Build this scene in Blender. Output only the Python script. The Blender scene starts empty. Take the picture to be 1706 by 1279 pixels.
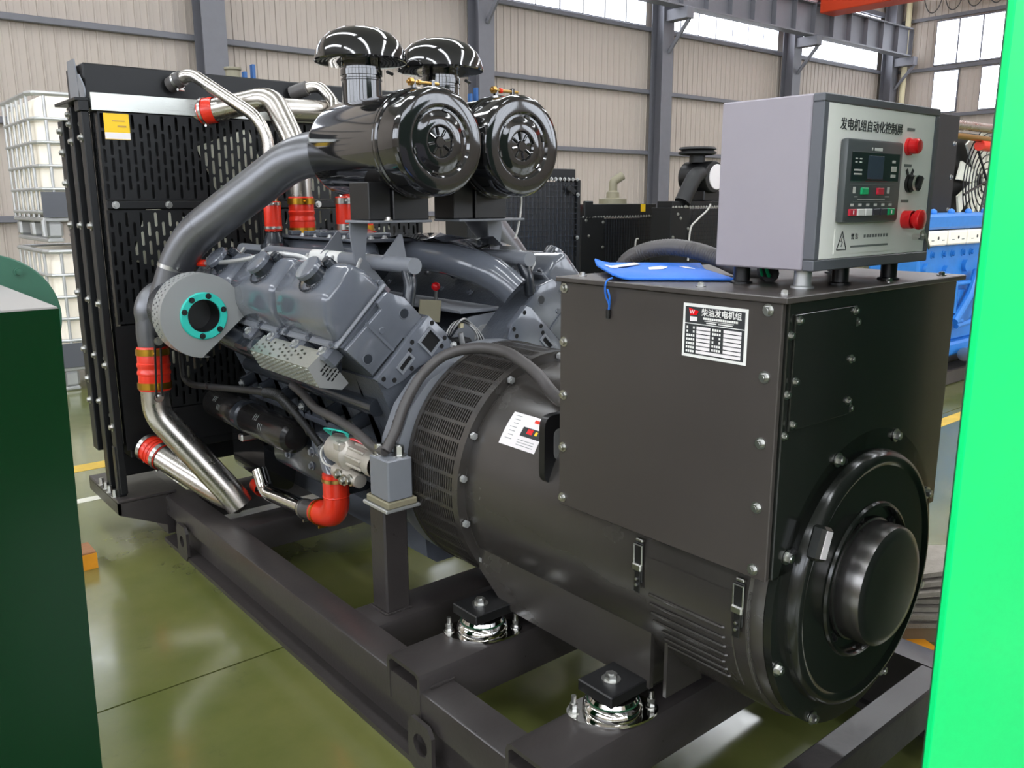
import bpy, bmesh, math, random
from mathutils import Vector, Matrix, Quaternion
random.seed(7)
SC = bpy.context.scene
COL = SC.collection

# ------------------------------------------------------------------ camera
YAW, PITCH, ROLL, FPX = 0.694390899, 0.212063083, -0.003091427, 1408.27
CAM = Vector((-1.7918453, -0.8918471, 1.5347452))
fw = Vector((math.sin(YAW) * math.cos(PITCH), math.cos(YAW) * math.cos(PITCH), -math.sin(PITCH)))
rt = Vector((math.cos(YAW), -math.sin(YAW), 0))
up = rt.cross(fw)
r2 = rt * math.cos(ROLL) + up * math.sin(ROLL)
u2 = -rt * math.sin(ROLL) + up * math.cos(ROLL)
cd = bpy.data.cameras.new('camera'); cam = bpy.data.objects.new('camera', cd); COL.objects.link(cam)
cd.sensor_width = 36.0; cd.sensor_fit = 'HORIZONTAL'; cd.lens = FPX * 36.0 / 1706.0
cd.clip_start = 0.05; cd.clip_end = 200
M = Matrix((r2, u2, -fw)).transposed().to_4x4(); M.translation = CAM
cam.matrix_world = M
SC.camera = cam

# ------------------------------------------------------------------ world, view
w = bpy.data.worlds.new('sky'); SC.world = w; w.use_nodes = True
bg = w.node_tree.nodes['Background']
bg.inputs[0].default_value = (0.86, 0.93, 1.0, 1); bg.inputs[1].default_value = 1.0
SC.view_settings.view_transform = 'Standard'
SC.view_settings.look = 'None'
SC.view_settings.exposure = -0.25
SC.view_settings.gamma = 1.0
SC.view_settings.use_curve_mapping = False
SKYLIGHT = 18.0      # brightness of the translucent roof panels
SIDEWINDOW = 6.5    # the big windows of the left wall
WINDOW = 6.0        # brightness of the frosted wall windows

# ------------------------------------------------------------------ materials
def lin(c):
    return tuple(((x / 255) / 12.92 if x <= 10 else (((x / 255) + 0.055) / 1.055) ** 2.4) for x in c)
def mat(name, rgb, rough=0.5, metal=0.0, var=0.0, vscale=6.0, bump=0.0, bscale=40.0, coat=0.0, emit=None, spec=0.5, rvar=0.0, stretch=None):
    m = bpy.data.materials.new(name); m.use_nodes = True
    nt = m.node_tree; b = nt.nodes['Principled BSDF']
    c = lin(rgb) + (1,)
    b.inputs['Base Color'].default_value = c
    b.inputs['Roughness'].default_value = rough
    b.inputs['Metallic'].default_value = metal
    b.inputs['Specular IOR Level'].default_value = spec
    if coat: b.inputs['Coat Weight'].default_value = coat; b.inputs['Coat Roughness'].default_value = 0.08
    if emit:
        b.inputs['Emission Color'].default_value = c; b.inputs['Emission Strength'].default_value = emit
    if var or bump or rvar:
        tc = nt.nodes.new('ShaderNodeTexCoord')
        src = tc.outputs['Object']
        if stretch:
            mp = nt.nodes.new('ShaderNodeMapping'); mp.inputs['Scale'].default_value = stretch
            nt.links.new(src, mp.inputs[0]); src = mp.outputs[0]
        if var or rvar:
            n = nt.nodes.new('ShaderNodeTexNoise'); n.inputs['Scale'].default_value = vscale; n.inputs['Detail'].default_value = 6
            n.inputs['Roughness'].default_value = 0.65
            nt.links.new(src, n.inputs['Vector'])
        if var:
            r = nt.nodes.new('ShaderNodeMapRange'); r.inputs[1].default_value = 0.3; r.inputs[2].default_value = 0.7
            r.inputs[3].default_value = 1 - var; r.inputs[4].default_value = 1 + var
            nt.links.new(n.outputs[0], r.inputs[0])
            mx = nt.nodes.new('ShaderNodeMix'); mx.data_type = 'RGBA'; mx.blend_type = 'MULTIPLY'
            mx.inputs[0].default_value = 1.0; mx.inputs[6].default_value = c
            nt.links.new(r.outputs[0], mx.inputs[7]); nt.links.new(mx.outputs[2], b.inputs['Base Color'])
        if rvar:
            r = nt.nodes.new('ShaderNodeMapRange'); r.inputs[1].default_value = 0.3; r.inputs[2].default_value = 0.7
            r.inputs[3].default_value = max(0.02, rough - rvar); r.inputs[4].default_value = rough + rvar
            nt.links.new(n.outputs[0], r.inputs[0]); nt.links.new(r.outputs[0], b.inputs['Roughness'])
        if bump:
            n2 = nt.nodes.new('ShaderNodeTexNoise'); n2.inputs['Scale'].default_value = bscale; n2.inputs['Detail'].default_value = 3
            nt.links.new(src, n2.inputs['Vector'])
            bp = nt.nodes.new('ShaderNodeBump'); bp.inputs['Strength'].default_value = bump; bp.inputs['Distance'].default_value = 0.01
            nt.links.new(n2.outputs[0], bp.inputs['Height']); nt.links.new(bp.outputs[0], b.inputs['Normal'])
    return m
MT = {}
def D(key, *a, **k): MT[key] = mat(key, *a, **k)
D('alt_black', (56, 53, 50), 0.24, 0, var=0.08, vscale=3, rvar=0.05, spec=0.8, bump=0.04, bscale=7)
D('box_black', (64, 59, 56), 0.36, 0, var=0.05, vscale=2.5, rvar=0.05)
D('end_black', (30, 32, 29), 0.16, 0, var=0.06, vscale=4, spec=0.45)
D('gloss_black', (24, 24, 25), 0.06, 0, coat=1.0)
D('cap_black', (118, 116, 114), 0.26, 0.9)
D('skid_black', (56, 52, 51), 0.33, 0, var=0.14, vscale=5, rvar=0.07, bump=0.05, bscale=60)
D('satin_black', (22, 22, 23), 0.36, 0)
D('rad_black', (24, 25, 26), 0.40, 0, var=0.08, spec=0.3)
D('rubber', (24, 24, 25), 0.55)
D('painted_void', (8, 8, 8), 0.9)  # near-black: painted shade for holes and slots, plain dark in floor joints
D('engine_grey', (95, 99, 107), 0.17, 0, var=0.06, vscale=12, rvar=0.05, coat=0.5)
D('engine_cast', (74, 78, 85), 0.30, 0, var=0.12, vscale=25, bump=0.18, bscale=90)
D('engine_dark', (44, 48, 54), 0.25, 0, var=0.1, vscale=14, coat=0.2)
D('bracket_grey', (122, 125, 131), 0.34, 0, var=0.05)
D('pipe_grey', (112, 113, 116), 0.36, 0.75, var=0.10, vscale=7, rvar=0.06)
D('steel', (194, 189, 182), 0.28, 1.0, rvar=0.05, vscale=8)
D('chrome', (222, 220, 216), 0.07, 1.0)
D('zinc', (190, 190, 186), 0.28, 1.0)
D('brushed', (196, 198, 192), 0.33, 1.0, rvar=0.08, vscale=10, stretch=(1, 60, 60))
D('galv', (190, 191, 190), 0.40, 0.7, var=0.06)
D('cast_alu', (196, 190, 180), 0.42, 0.55, var=0.08, vscale=30)
D('gold', (196, 150, 52), 0.30, 1.0)
D('brass', (176, 140, 80), 0.32, 1.0)
D('red_hose', (228, 50, 26), 0.34, 0, var=0.06, coat=0.15)
D('red_plastic', (222, 22, 30), 0.22, 0, coat=0.4)
D('teal', (44, 190, 174), 0.42)
D('white', (232, 231, 226), 0.5)
D('paper', (232, 226, 226), 0.6)
D('ibc_white', (252, 243, 226), 0.4, 0, var=0.03)
D('grey_box', (150, 144, 152), 0.42, 0, var=0.03)
D('grey_frame', (88, 90, 96), 0.38)
D('panel_grey', (246, 245, 238), 0.40, 0, var=0.02)
D('ctrl_grey', (78, 82, 83), 0.40)
D('screen', (14, 18, 30), 0.08, 0, coat=1.0)
D('lcd', (62, 72, 88), 0.15)
D('btn_green', (20, 176, 110), 0.35)
D('btn_red', (206, 44, 66), 0.35)
D('btn_dark', (60, 58, 66), 0.35)
D('ink', (40, 42, 44), 0.6)
D('ink_grey', (120, 124, 122), 0.6)
D('yellow', (240, 196, 20), 0.5)
D('orange_paint', (226, 150, 30), 0.5, 0, var=0.12)
D('blue_cloth', (36, 112, 214), 0.55, 0, var=0.06, bump=0.25, bscale=900)
D('blue_engine', (44, 122, 200), 0.36, 0, var=0.08, vscale=14)
D('rack_blue', (40, 90, 150), 0.5)
D('conduit', (74, 71, 70), 0.40)
D('green_dark', (1, 40, 17), 0.16, 0, spec=0.2)
D('shield_grey', (156, 158, 157), 0.34, 0.35)
D('filter_black', (28, 27, 27), 0.24, 0)
D('dull_green', (22, 74, 46), 0.5)  # mount rings, and the shade painted onto the canopy door's back
D('green_disc', (44, 92, 72), 0.38)
D('green_bright', (5, 228, 122), 0.45, 0, var=0.02, vscale=1.5, spec=0.2)
D('green_top', (150, 146, 142), 0.4)
D('wood', (150, 104, 70), 0.7, 0, var=0.2, vscale=5, stretch=(2, 40, 40))
D('webbing', (150, 142, 132), 0.85, 0, var=0.12, vscale=30, bump=0.5, bscale=300)
D('cardboard', (120, 104, 80), 0.8, 0, var=0.1)
D('wall', (176, 165, 155), 0.55, 0, var=0.03, vscale=1.2)
D('wall_seam', (150, 145, 138), 0.6)
D('steelwork', (104, 104, 110), 0.5, 0, var=0.05)
D('crane_orange', (206, 66, 30), 0.45)
D('roof', (150, 148, 144), 0.7)
D('fan_cream', (244, 242, 222), 0.45)
D('cream', (206, 196, 160), 0.5)
D('wire_white', (206, 204, 198), 0.5)
D('floor_yellow', (206, 170, 60), 0.45, 0, var=0.2, vscale=4)
D('floor_white', (206, 204, 190), 0.4, 0, var=0.15, vscale=4)
D('tan_plate', (132, 126, 104), 0.5)
D('skylight', (246, 250, 255), 0.5, emit=SKYLIGHT)
D('window_glass', (238, 244, 255), 0.4, emit=WINDOW)
D('bright_window', (240, 245, 255), 0.4, emit=SIDEWINDOW)
def floor_mat():
    m = bpy.data.materials.new('floor_epoxy'); m.use_nodes = True; nt = m.node_tree; b = nt.nodes['Principled BSDF']
    g = nt.nodes.new('ShaderNodeNewGeometry')
    n = nt.nodes.new('ShaderNodeTexNoise'); n.inputs['Scale'].default_value = 0.9; n.inputs['Detail'].default_value = 7; n.inputs['Roughness'].default_value = 0.6
    nt.links.new(g.outputs['Position'], n.inputs['Vector'])
    cr = nt.nodes.new('ShaderNodeValToRGB'); e = cr.color_ramp.elements
    e[0].position = 0.34; e[0].color = lin((86, 94, 46)) + (1,)
    e[1].position = 0.68; e[1].color = lin((116, 115, 68)) + (1,)
    nt.links.new(n.outputs[0], cr.inputs[0])
    n2 = nt.nodes.new('ShaderNodeTexNoise'); n2.inputs['Scale'].default_value = 5; n2.inputs['Detail'].default_value = 9; n2.inputs['Roughness'].default_value = 0.7
    nt.links.new(g.outputs['Position'], n2.inputs['Vector'])
    mr = nt.nodes.new('ShaderNodeMapRange'); mr.inputs[1].default_value = 0.62; mr.inputs[2].default_value = 0.78; mr.inputs[3].default_value = 1.0; mr.inputs[4].default_value = 0.55
    nt.links.new(n2.outputs[0], mr.inputs[0])
    mx = nt.nodes.new('ShaderNodeMix'); mx.data_type = 'RGBA'; mx.blend_type = 'MULTIPLY'; mx.inputs[0].default_value = 1
    nt.links.new(cr.outputs[0], mx.inputs[6]); nt.links.new(mr.outputs[0], mx.inputs[7]); nt.links.new(mx.outputs[2], b.inputs['Base Color'])
    m2 = nt.nodes.new('ShaderNodeMapRange'); m2.inputs[1].default_value = 0.3; m2.inputs[2].default_value = 0.7; m2.inputs[3].default_value = 0.10; m2.inputs[4].default_value = 0.26
    b.inputs['Specular IOR Level'].default_value = 0.85; b.inputs['Coat Weight'].default_value = 0.45; b.inputs['Coat Roughness'].default_value = 0.14
    nt.links.new(n2.outputs[0], m2.inputs[0]); nt.links.new(m2.outputs[0], b.inputs['Roughness'])
    return m
MT['floor'] = floor_mat()

# ------------------------------------------------------------------ mesh helpers
WO = {}          # world origin of every object built here (parents are never rotated)
def V(*a): return Vector(a)
def frame(axis):
    a = Vector(axis).normalized()
    t = Vector((0, 0, 1)) if abs(a.z) < 0.9 else Vector((1, 0, 0))
    x = t.cross(a).normalized(); y = a.cross(x)
    return x, y, a
class MB:
    def __init__(s): s.v = []; s.f = []
    def add(s, vs, fs):
        o = len(s.v); s.v += [Vector(p) for p in vs]; s.f += [tuple(i + o for i in f) for f in fs]; return s
    def bb(s, x0, x1, y0, y1, z0, z1, b=0.0):
        x0, x1 = min(x0, x1), max(x0, x1); y0, y1 = min(y0, y1), max(y0, y1); z0, z1 = min(z0, z1), max(z0, z1)
        return s.rb(Matrix.Translation(((x0 + x1) / 2, (y0 + y1) / 2, (z0 + z1) / 2)), x1 - x0, y1 - y0, z1 - z0, b)
    def rb(s, Mx, sx, sy, sz, b=0.0, seg=1):
        hx, hy, hz = sx / 2, sy / 2, sz / 2
        if b <= 0:
            vs = [Mx @ Vector((x, y, z)) for x in (-hx, hx) for y in (-hy, hy) for z in (-hz, hz)]
            return s.add(vs, [(0, 1, 3, 2), (4, 6, 7, 5), (0, 4, 5, 1), (2, 3, 7, 6), (0, 2, 6, 4), (1, 5, 7, 3)])
        bm = bmesh.new(); bmesh.ops.create_cube(bm, size=1.0)
        for q in bm.verts: q.co = Vector((q.co.x * sx, q.co.y * sy, q.co.z * sz))
        bmesh.ops.bevel(bm, geom=bm.edges[:], offset=min(b, sx * .49, sy * .49, sz * .49), segments=seg, profile=0.5, affect='EDGES')
        bm.verts.index_update()
        vs = [Mx @ q.co for q in bm.verts]; fs = [tuple(q.index for q in f.verts) for f in bm.faces]; bm.free()
        return s.add(vs, fs)
    def cyl(s, p0, p1, r0, r1=None, n=20, caps=True):
        r1 = r0 if r1 is None else r1
        p0, p1 = Vector(p0), Vector(p1); x, y, a = frame(p1 - p0); o = len(s.v)
        for p, r in ((p0, r0), (p1, r1)):
            for i in range(n):
                t = 2 * math.pi * i / n; s.v.append(p + x * (r * math.cos(t)) + y * (r * math.sin(t)))
        for i in range(n):
            j = (i + 1) % n; s.f.append((o + i, o + j, o + n + j, o + n + i))
        if caps: s.f.append(tuple(o + i for i in range(n))[::-1]); s.f.append(tuple(o + n + i for i in range(n)))
        return s
    def lathe(s, prof, org, axis, n=32, a0=0.0, a1=None):
        org = Vector(org); x, y, a = frame(axis); o = len(s.v); full = a1 is None
        m = n if full else n + 1; a1 = 2 * math.pi if full else a1
        for r, h in prof:
            for i in range(m):
                t = a0 + (a1 - a0) * i / n; s.v.append(org + a * h + x * (r * math.cos(t)) + y * (r * math.sin(t)))
        for k in range(len(prof) - 1):
            for i in range(n):
                j = (i + 1) % m
                s.f.append((o + k * m + i, o + k * m + j, o + (k + 1) * m + j, o + (k + 1) * m + i))
        return s
    def tube(s, path, r, n=14, caps=True):
        P = [Vector(p) for p in path]; o = len(s.v); k = len(P)
        R = r if isinstance(r, (list, tuple)) else [r] * k
        tans = []
        for i in range(k):
            t = (P[min(i + 1, k - 1)] - P[max(i - 1, 0)])
            if i not in (0, k - 1): t = (P[i + 1] - P[i]).normalized() + (P[i] - P[i - 1]).normalized()
            tans.append(t.normalized())
        x, y, _ = frame(tans[0])
        for i in range(k):
            if i:
                q = tans[i - 1].rotation_difference(tans[i]); x = q @ x; y = q @ y
            for j in range(n):
                t = 2 * math.pi * j / n; s.v.append(P[i] + x * (R[i] * math.cos(t)) + y * (R[i] * math.sin(t)))
        for i in range(k - 1):
            for j in range(n):
                l = (j + 1) % n
                s.f.append((o + i * n + j, o + i * n + l, o + (i + 1) * n + l, o + (i + 1) * n + j))
        if caps: s.f.append(tuple(o + j for j in range(n))[::-1]); s.f.append(tuple(o + (k - 1) * n + j for j in range(n)))
        return s
    def prism(s, pts, vec):
        n = len(pts); o = len(s.v); vec = Vector(vec)
        s.v += [Vector(p) for p in pts] + [Vector(p) + vec for p in pts]
        for i in range(n):
            j = (i + 1) % n; s.f.append((o + i, o + j, o + n + j, o + n + i))
        s.f.append(tuple(o + i for i in range(n))[::-1]); s.f.append(tuple(o + n + i for i in range(n)))
        return s
    def prismb(s, pts, vec, b, seg=3):
        bm = bmesh.new(); vec = Vector(vec); n = len(pts)
        a = [bm.verts.new(p) for p in pts]; c = [bm.verts.new(Vector(p) + vec) for p in pts]
        bm.faces.new(a[::-1]); bm.faces.new(c)
        for i in range(n): bm.faces.new((a[i], a[(i + 1) % n], c[(i + 1) % n], c[i]))
        bmesh.ops.recalc_face_normals(bm, faces=bm.faces)
        bmesh.ops.bevel(bm, geom=bm.edges[:], offset=b, segments=seg, profile=0.5, affect='EDGES')
        bm.verts.index_update(); vs = [q.co.copy() for q in bm.verts]; fs = [tuple(q.index for q in f.verts) for f in bm.faces]; bm.free()
        return s.add(vs, fs)
    def sph(s, c, r, n=14, sc=(1, 1, 1)):
        o = len(s.v); c = Vector(c); m = n // 2
        for k in range(m + 1):
            ph = math.pi * k / m
            for i in range(n):
                t = 2 * math.pi * i / n
                s.v.append(c + Vector((r * sc[0] * math.sin(ph) * math.cos(t), r * sc[1] * math.sin(ph) * math.sin(t), r * sc[2] * math.cos(ph))))
        for k in range(m):
            for i in range(n):
                j = (i + 1) % n; s.f.append((o + k * n + i, o + k * n + j, o + (k + 1) * n + j, o + (k + 1) * n + i))
        return s
    def mesh(s, name, origin, material, ang=35, weld=True):
        me = bpy.data.meshes.new(name)
        bm = bmesh.new(); vs = [bm.verts.new(p - origin) for p in s.v]
        for f in s.f:
            try: bm.faces.new([vs[i] for i in f])
            except ValueError: pass
        if weld: bmesh.ops.remove_doubles(bm, verts=bm.verts, dist=1e-5)
        bmesh.ops.recalc_face_normals(bm, faces=bm.faces)
        bm.to_mesh(me); bm.free()
        me.materials.append(MT[material])
        if ang:
            me.polygons.foreach_set('use_smooth', [True] * len(me.polygons))
            me.set_sharp_from_angle(angle=math.radians(ang))
        return me
    def build(s, name, material, parent=None, ang=35, weld=True, **tags):
        lo = Vector((min(p.x for p in s.v), min(p.y for p in s.v), min(p.z for p in s.v)))
        hi = Vector((max(p.x for p in s.v), max(p.y for p in s.v), max(p.z for p in s.v)))
        org = Vector(((lo.x + hi.x) / 2, (lo.y + hi.y) / 2, lo.z))
        o = bpy.data.objects.new(name, s.mesh(name, org, material, ang, weld)); COL.objects.link(o)
        return put(o, org, parent, **tags)
def put(o, org, parent=None, **tags):
    org = Vector(org)
    if parent is not None:
        o.parent = parent; o.location = org - WO[parent.name]
    else: o.location = org
    WO[o.name] = org
    for k, v in tags.items(): o[k] = v
    return o
def T(name, label, cat, loc, group=None):
    o = bpy.data.objects.new(name, None); COL.objects.link(o); o.empty_display_size = 0.1
    put(o, loc); o['label'] = label; o['category'] = cat
    if group: o['group'] = group
    return o
def inst(name, me, pos, parent, rot=None, **tags):
    o = bpy.data.objects.new(name, me); COL.objects.link(o)
    put(o, pos, parent, **tags)
    if rot is not None: o.rotation_euler = rot.to_euler() if isinstance(rot, (Quaternion, Matrix)) else rot
    return o
def zto(n): return Vector((0, 0, 1)).rotation_difference(Vector(n).normalized())
_bm = {}
def bolt_mesh(r, material='zinc', h=None, washer=True):
    key = (r, material, h, washer)
    if key not in _bm:
        m = MB(); hh = h or r * 0.9
        if washer: m.cyl((0, 0, 0), (0, 0, r * .25), r * 1.45, n=14)
        m.cyl((0, 0, r * .2), (0, 0, hh + r * .2), r, r * .94, n=6)
        m.cyl((0, 0, hh + r * .2), (0, 0, hh + r * .35), r * .55, n=8)
        _bm[key] = m.mesh('bolt', Vector((0, 0, 0)), material, 30)
    return _bm[key]
def bolts(parent, pts, nrm, r=0.008, material='zinc', name='bolt', **k):
    q = zto(nrm)
    for p in pts: inst(name, bolt_mesh(r, material, **k), p, parent, q)
def fil(pts, r, k=6):
    P = [Vector(p) for p in pts]; out = [P[0]]
    for i in range(1, len(P) - 1):
        a, b, c = P[i - 1], P[i], P[i + 1]
        d0 = (a - b); d1 = (c - b); l = min(r[i - 1] if isinstance(r, (list, tuple)) else r, d0.length * .48, d1.length * .48)
        p0 = b + d0.normalized() * l; p1 = b + d1.normalized() * l
        for j in range(k + 1):
            t = j / k; out.append(p0 * (1 - t) ** 2 + b * 2 * t * (1 - t) + p1 * t * t)
    out.append(P[-1]); return out
def rpoly(pts, r, k=4):
    n = len(pts); out = []
    for i in range(n):
        a, b, c = Vector(pts[i - 1]), Vector(pts[i]), Vector(pts[(i + 1) % n])
        d0, d1 = a - b, c - b; l = min(r, d0.length * .48, d1.length * .48)
        p0 = b + d0.normalized() * l; p1 = b + d1.normalized() * l
        for j in range(k + 1):
            t = j / k; out.append(p0 * (1 - t) ** 2 + b * 2 * t * (1 - t) + p1 * t * t)
    return out
def perf(m, fn, u0, u1, v0, v1, pu, pv, sw, sl, stag=True, th=0.003, solid=None):
    """perforated sheet with rounded slots, fn(u, v, depth) gives the point"""
    nu = max(1, round((u1 - u0) / pu)); pu = (u1 - u0) / nu
    nv = max(1, round((v1 - v0) / pv)); pv = (v1 - v0) / nv
    a = sl / 2 - sw * .35; b = sl / 2; w = sw / 2
    inn = [(w, -a), (w, a), (w * .5, b), (-w * .5, b), (-w, a), (-w, -a), (-w * .5, -b), (w * .5, -b)]
    U, H = pu / 2, pv / 2
    out = [(U, -a), (U, a), (U, H), (-U, H), (-U, a), (-U, -a), (-U, -H), (U, -H)]
    def quad(ua, ub, va, vb): m.add([fn(ua, va, 0), fn(ub, va, 0), fn(ub, vb, 0), fn(ua, vb, 0)], [(0, 1, 2, 3)])
    for i in range(nu):
        uc = u0 + (i + .5) * pu; odd = stag and i % 2
        vs = [v0 + (j + .5) * pv for j in range(nv)] if not odd else [v0 + (j + 1) * pv for j in range(nv - 1)]
        if odd: quad(uc - U, uc + U, v0, v0 + H); quad(uc - U, uc + U, v1 - H, v1)
        for vc in vs:
            if solid and solid(uc, vc): quad(uc - U, uc + U, vc - H, vc + H); continue
            P = [fn(uc + x, vc + y, 0) for x, y in out] + [fn(uc + x, vc + y, 0) for x, y in inn] + [fn(uc + x, vc + y, th) for x, y in inn]
            F = [(k, (k + 1) % 8, 8 + (k + 1) % 8, 8 + k) for k in range(8)] + [(8 + k, 8 + (k + 1) % 8, 16 + (k + 1) % 8, 16 + k) for k in range(8)]
            m.add(P, F)
    return m
def text(name, s, pos, size, xdir, ydir, material, parent, ext=0.0004, align='LEFT', bold=0.0, sx=1.0):
    cu = bpy.data.curves.new(name, 'FONT'); cu.body = s; cu.size = size; cu.extrude = ext; cu.align_x = align; cu.offset = bold
    cu.resolution_u = 3
    tmp = bpy.data.objects.new(name + '_t', cu); COL.objects.link(tmp)
    dg = bpy.context.evaluated_depsgraph_get(); me = bpy.data.meshes.new_from_object(tmp.evaluated_get(dg))
    bpy.data.objects.remove(tmp); bpy.data.curves.remove(cu)
    X, Y = Vector(xdir).normalized(), Vector(ydir).normalized(); Z = X.cross(Y)
    R = Matrix((X * sx, Y, Z)).transposed().to_4x4(); me.transform(R)
    me.materials.clear(); me.materials.append(MT[material]); me.name = name
    o = bpy.data.objects.new(name, me); COL.objects.link(o)
    return put(o, pos, parent)
def copy_tree(o, parent=None, off=(0, 0, 0)):
    c = o.copy(); COL.objects.link(c); c.parent = parent
    if parent is None: c.location = o.location + Vector(off)
    WO[c.name] = WO[o.name] + Vector(off)
    for ch in list(o.children): copy_tree(ch, c, off)
    return c
def cable(name, pts, r, material, parent=None, n=8, smooth=6, **tags):
    return MB().tube(spline(pts, smooth), r, n).build(name, material, parent, **tags)
def spline(pts, k=6):
    P = [Vector(p) for p in pts]; out = []
    for i in range(len(P) - 1):
        p0, p1, p2, p3 = P[max(i - 1, 0)], P[i], P[i + 1], P[min(i + 2, len(P) - 1)]
        for j in range(k):
            t = j / k
            out.append(0.5 * ((2 * p1) + (-p0 + p2) * t + (2 * p0 - 5 * p1 + 4 * p2 - p3) * t * t + (-p0 + 3 * p1 - 3 * p2 + p3) * t ** 3))
    out.append(P[-1]); return out
def corrugated(pts, r, pitch=0.008, amp=0.12, k=10):
    S = spline(pts, k); out = []; rad = []; L = 0; prev = S[0]
    # resample at half pitch
    D_ = [0]
    for a, b in zip(S, S[1:]): D_.append(D_[-1] + (b - a).length)
    n = max(4, int(D_[-1] / (pitch / 2))); j = 0
    for i in range(n + 1):
        d = D_[-1] * i / n
        while j < len(D_) - 2 and D_[j + 1] < d: j += 1
        t = (d - D_[j]) / max(1e-9, D_[j + 1] - D_[j]); out.append(S[j].lerp(S[j + 1], t)); rad.append(r * (1 + (amp if i % 2 else 0)))
    return out, rad
# ================================================================== the hall
YW, XR, XL, YF, ZR = 14.0, 27.0, -14.0, -12.0, 10.0
def S(name, m, material, parent=None, **k):
    o = m.build(name, material, parent, **k)
    if parent is None: o['kind'] = 'structure'
    return o
fl = S('floor', MB().bb(XL, XR + 1, YF, YW + .2, -.2, -.012), 'painted_void')
xs = [XL, -10.5, -4.5, 1.5, 7.5, 13.5, 19.5, XR + 1]; ys = [YF, -10.28, -4.28, 1.72, 7.72, 13.72, YW + .2]
for i in range(len(xs) - 1):
    for j in range(len(ys) - 1):
        MB().bb(xs[i] + .003, xs[i + 1] - .003, ys[j] + .004, ys[j + 1] - .004, -.1, 0).build('floor_slab', 'floor', fl)
for y0, y1, x0, x1, mm, nm in ((4.36, 4.50, -6, 1.49, 'floor_yellow', 'yellow_line'), (4.36, 4.50, 1.51, 7.49, 'floor_yellow', 'yellow_line'), (3.78, 3.85, -6, -.3, 'floor_white', 'white_line'), (1.56, 1.66, 3.4, 7.4, 'floor_yellow', 'yellow_line')):
    MB().bb(x0, x1, y0, y1, 0.0, .0015).build(nm, mm, fl)

wb = S('wall_back', MB().bb(XL, XR + .4, YW + .08, YW + .2, 0, ZR), 'wall')
pm = MB()
prof = [(0, 0), (.012, 0), (.020, -.022), (.038, -.022), (.046, 0), (.110, 0), (.114, -.004), (.118, 0), (.2, 0)]
for (xa, ya), (xb, yb) in zip(prof, prof[1:]):
    pm.add([(xa, ya, 0), (xb, yb, 0), (xb, yb, 5.72), (xa, ya, 5.72)], [(0, 1, 2, 3)])
pme = pm.mesh('wall_panel', Vector((0, 0, 0)), 'wall', 0)
for i in range(int((XR + 1) / .2)):
    inst('wall_panel', pme, (-1.0 + i * .2, YW + .02, 0), wb)
for z, h in ((1.30, .10), (2.74, .10), (4.20, .10), (5.66, .10), (7.42, .14)):
    MB().bb(-6, XR, YW - .12, YW - .03, z - h / 2, z + h / 2, .01).build('wall_girt', 'steelwork', wb)
MB().bb(-6, XR, YW - .02, YW + .07, 7.5, ZR).build('upper_cladding', 'wall', wb)
CX = [-1.75, 3.90, 9.55, 15.2, 20.85, 26.55]
for k, cx in enumerate(CX):
    m = MB()
    m.bb(cx - .2, cx + .2, YW - .50, YW - .475, 0, 9.6); m.bb(cx - .2, cx + .2, YW - .145, YW - .12, 0, 9.6); m.bb(cx - .012, cx + .012, YW - .475, YW - .145, 0, 9.6)
    c = S('steel_column', m, 'steelwork')
    b = MB().bb(cx - .13, cx + .13, YW - 1.15, YW - .5, 5.79, 6.05, .01); b.build('corbel', 'steelwork', c)
    MB().tube([(cx + .02, YW - .5, 5.1), (cx + .02, YW - 1.1, 5.79)], .05, 6).build('corbel_brace', 'steelwork', c)
    if k == 4:
        MB().tube([(cx + .15, YW - .3, 5.0), (cx + 1.1, YW - .3, 3.6)], .045, 6).build('diagonal_brace', 'steelwork', c)
n = 0
for a, b in zip(CX, CX[1:]):
    n += 1
    x0, x1 = a + .3, b - .3
    wn = S('window_%d' % n, MB().bb(x0, x1, YW - .02, YW + .06, 5.72, 7.36), 'steelwork')
    k = 7
    for i in range(k):
        p0 = x0 + (x1 - x0) * i / k; p1 = x0 + (x1 - x0) * (i + 1) / k
        MB().bb(p0 + .03, p1 - .03, YW - .035, YW - .021, 5.76, 7.32).build('window_pane', 'window_glass', wn)
# crane runway beam with its stiffeners
rb = T('runway_beam', 'long grey steel crane runway beam with vertical stiffeners, high along the back wall', 'beam', (15, YW - .9, 6.05))
MB().bb(-2, 26.4, YW - 1.06, YW - .74, 6.05, 6.09).build('bottom_flange', 'steelwork', rb)
MB().bb(-2, 26.4, YW - 1.06, YW - .74, 6.86, 6.90).build('top_flange', 'steelwork', rb)
MB().bb(-2, 26.4, YW - .91, YW - .89, 6.09, 6.86).build('web', 'steelwork', rb)
MB().bb(-2, 26.4, YW - .93, YW - .87, 6.901, 6.95).build('crane_rail', 'crane_orange', rb)
sm = MB().bb(-.01, .01, -.14, 0, 0, .77).mesh('stiffener', Vector((0, 0, 0)), 'steelwork', 0)
for i in range(16): inst('stiffener', sm, (12.2 + i * .95, YW - .912, 6.09), rb)
cr = T('overhead_crane', 'orange overhead travelling crane running on the runway beam under the roof', 'crane', (20.2, YW - .9, 6.95))
MB().bb(17.6, 21.6, YW - 1.12, YW - .70, 6.98, 7.35, .02).build('end_carriage', 'crane_orange', cr)
MB().bb(20.75, 21.45, -10, YW - 1.15, 6.60, 7.7, .02).build('bridge_girder', 'crane_orange', cr)
for x in (18.1, 21.1): MB().cyl((x, YW - .97, 7.09), (x, YW - .83, 7.09), .13, n=16).build('wheel', 'steelwork', cr)
fc = T('festoon_cable', 'black festoon cable hanging in loops high on the right, near the corner windows', 'cable', (26.4, 11.5, 7.1))
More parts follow.
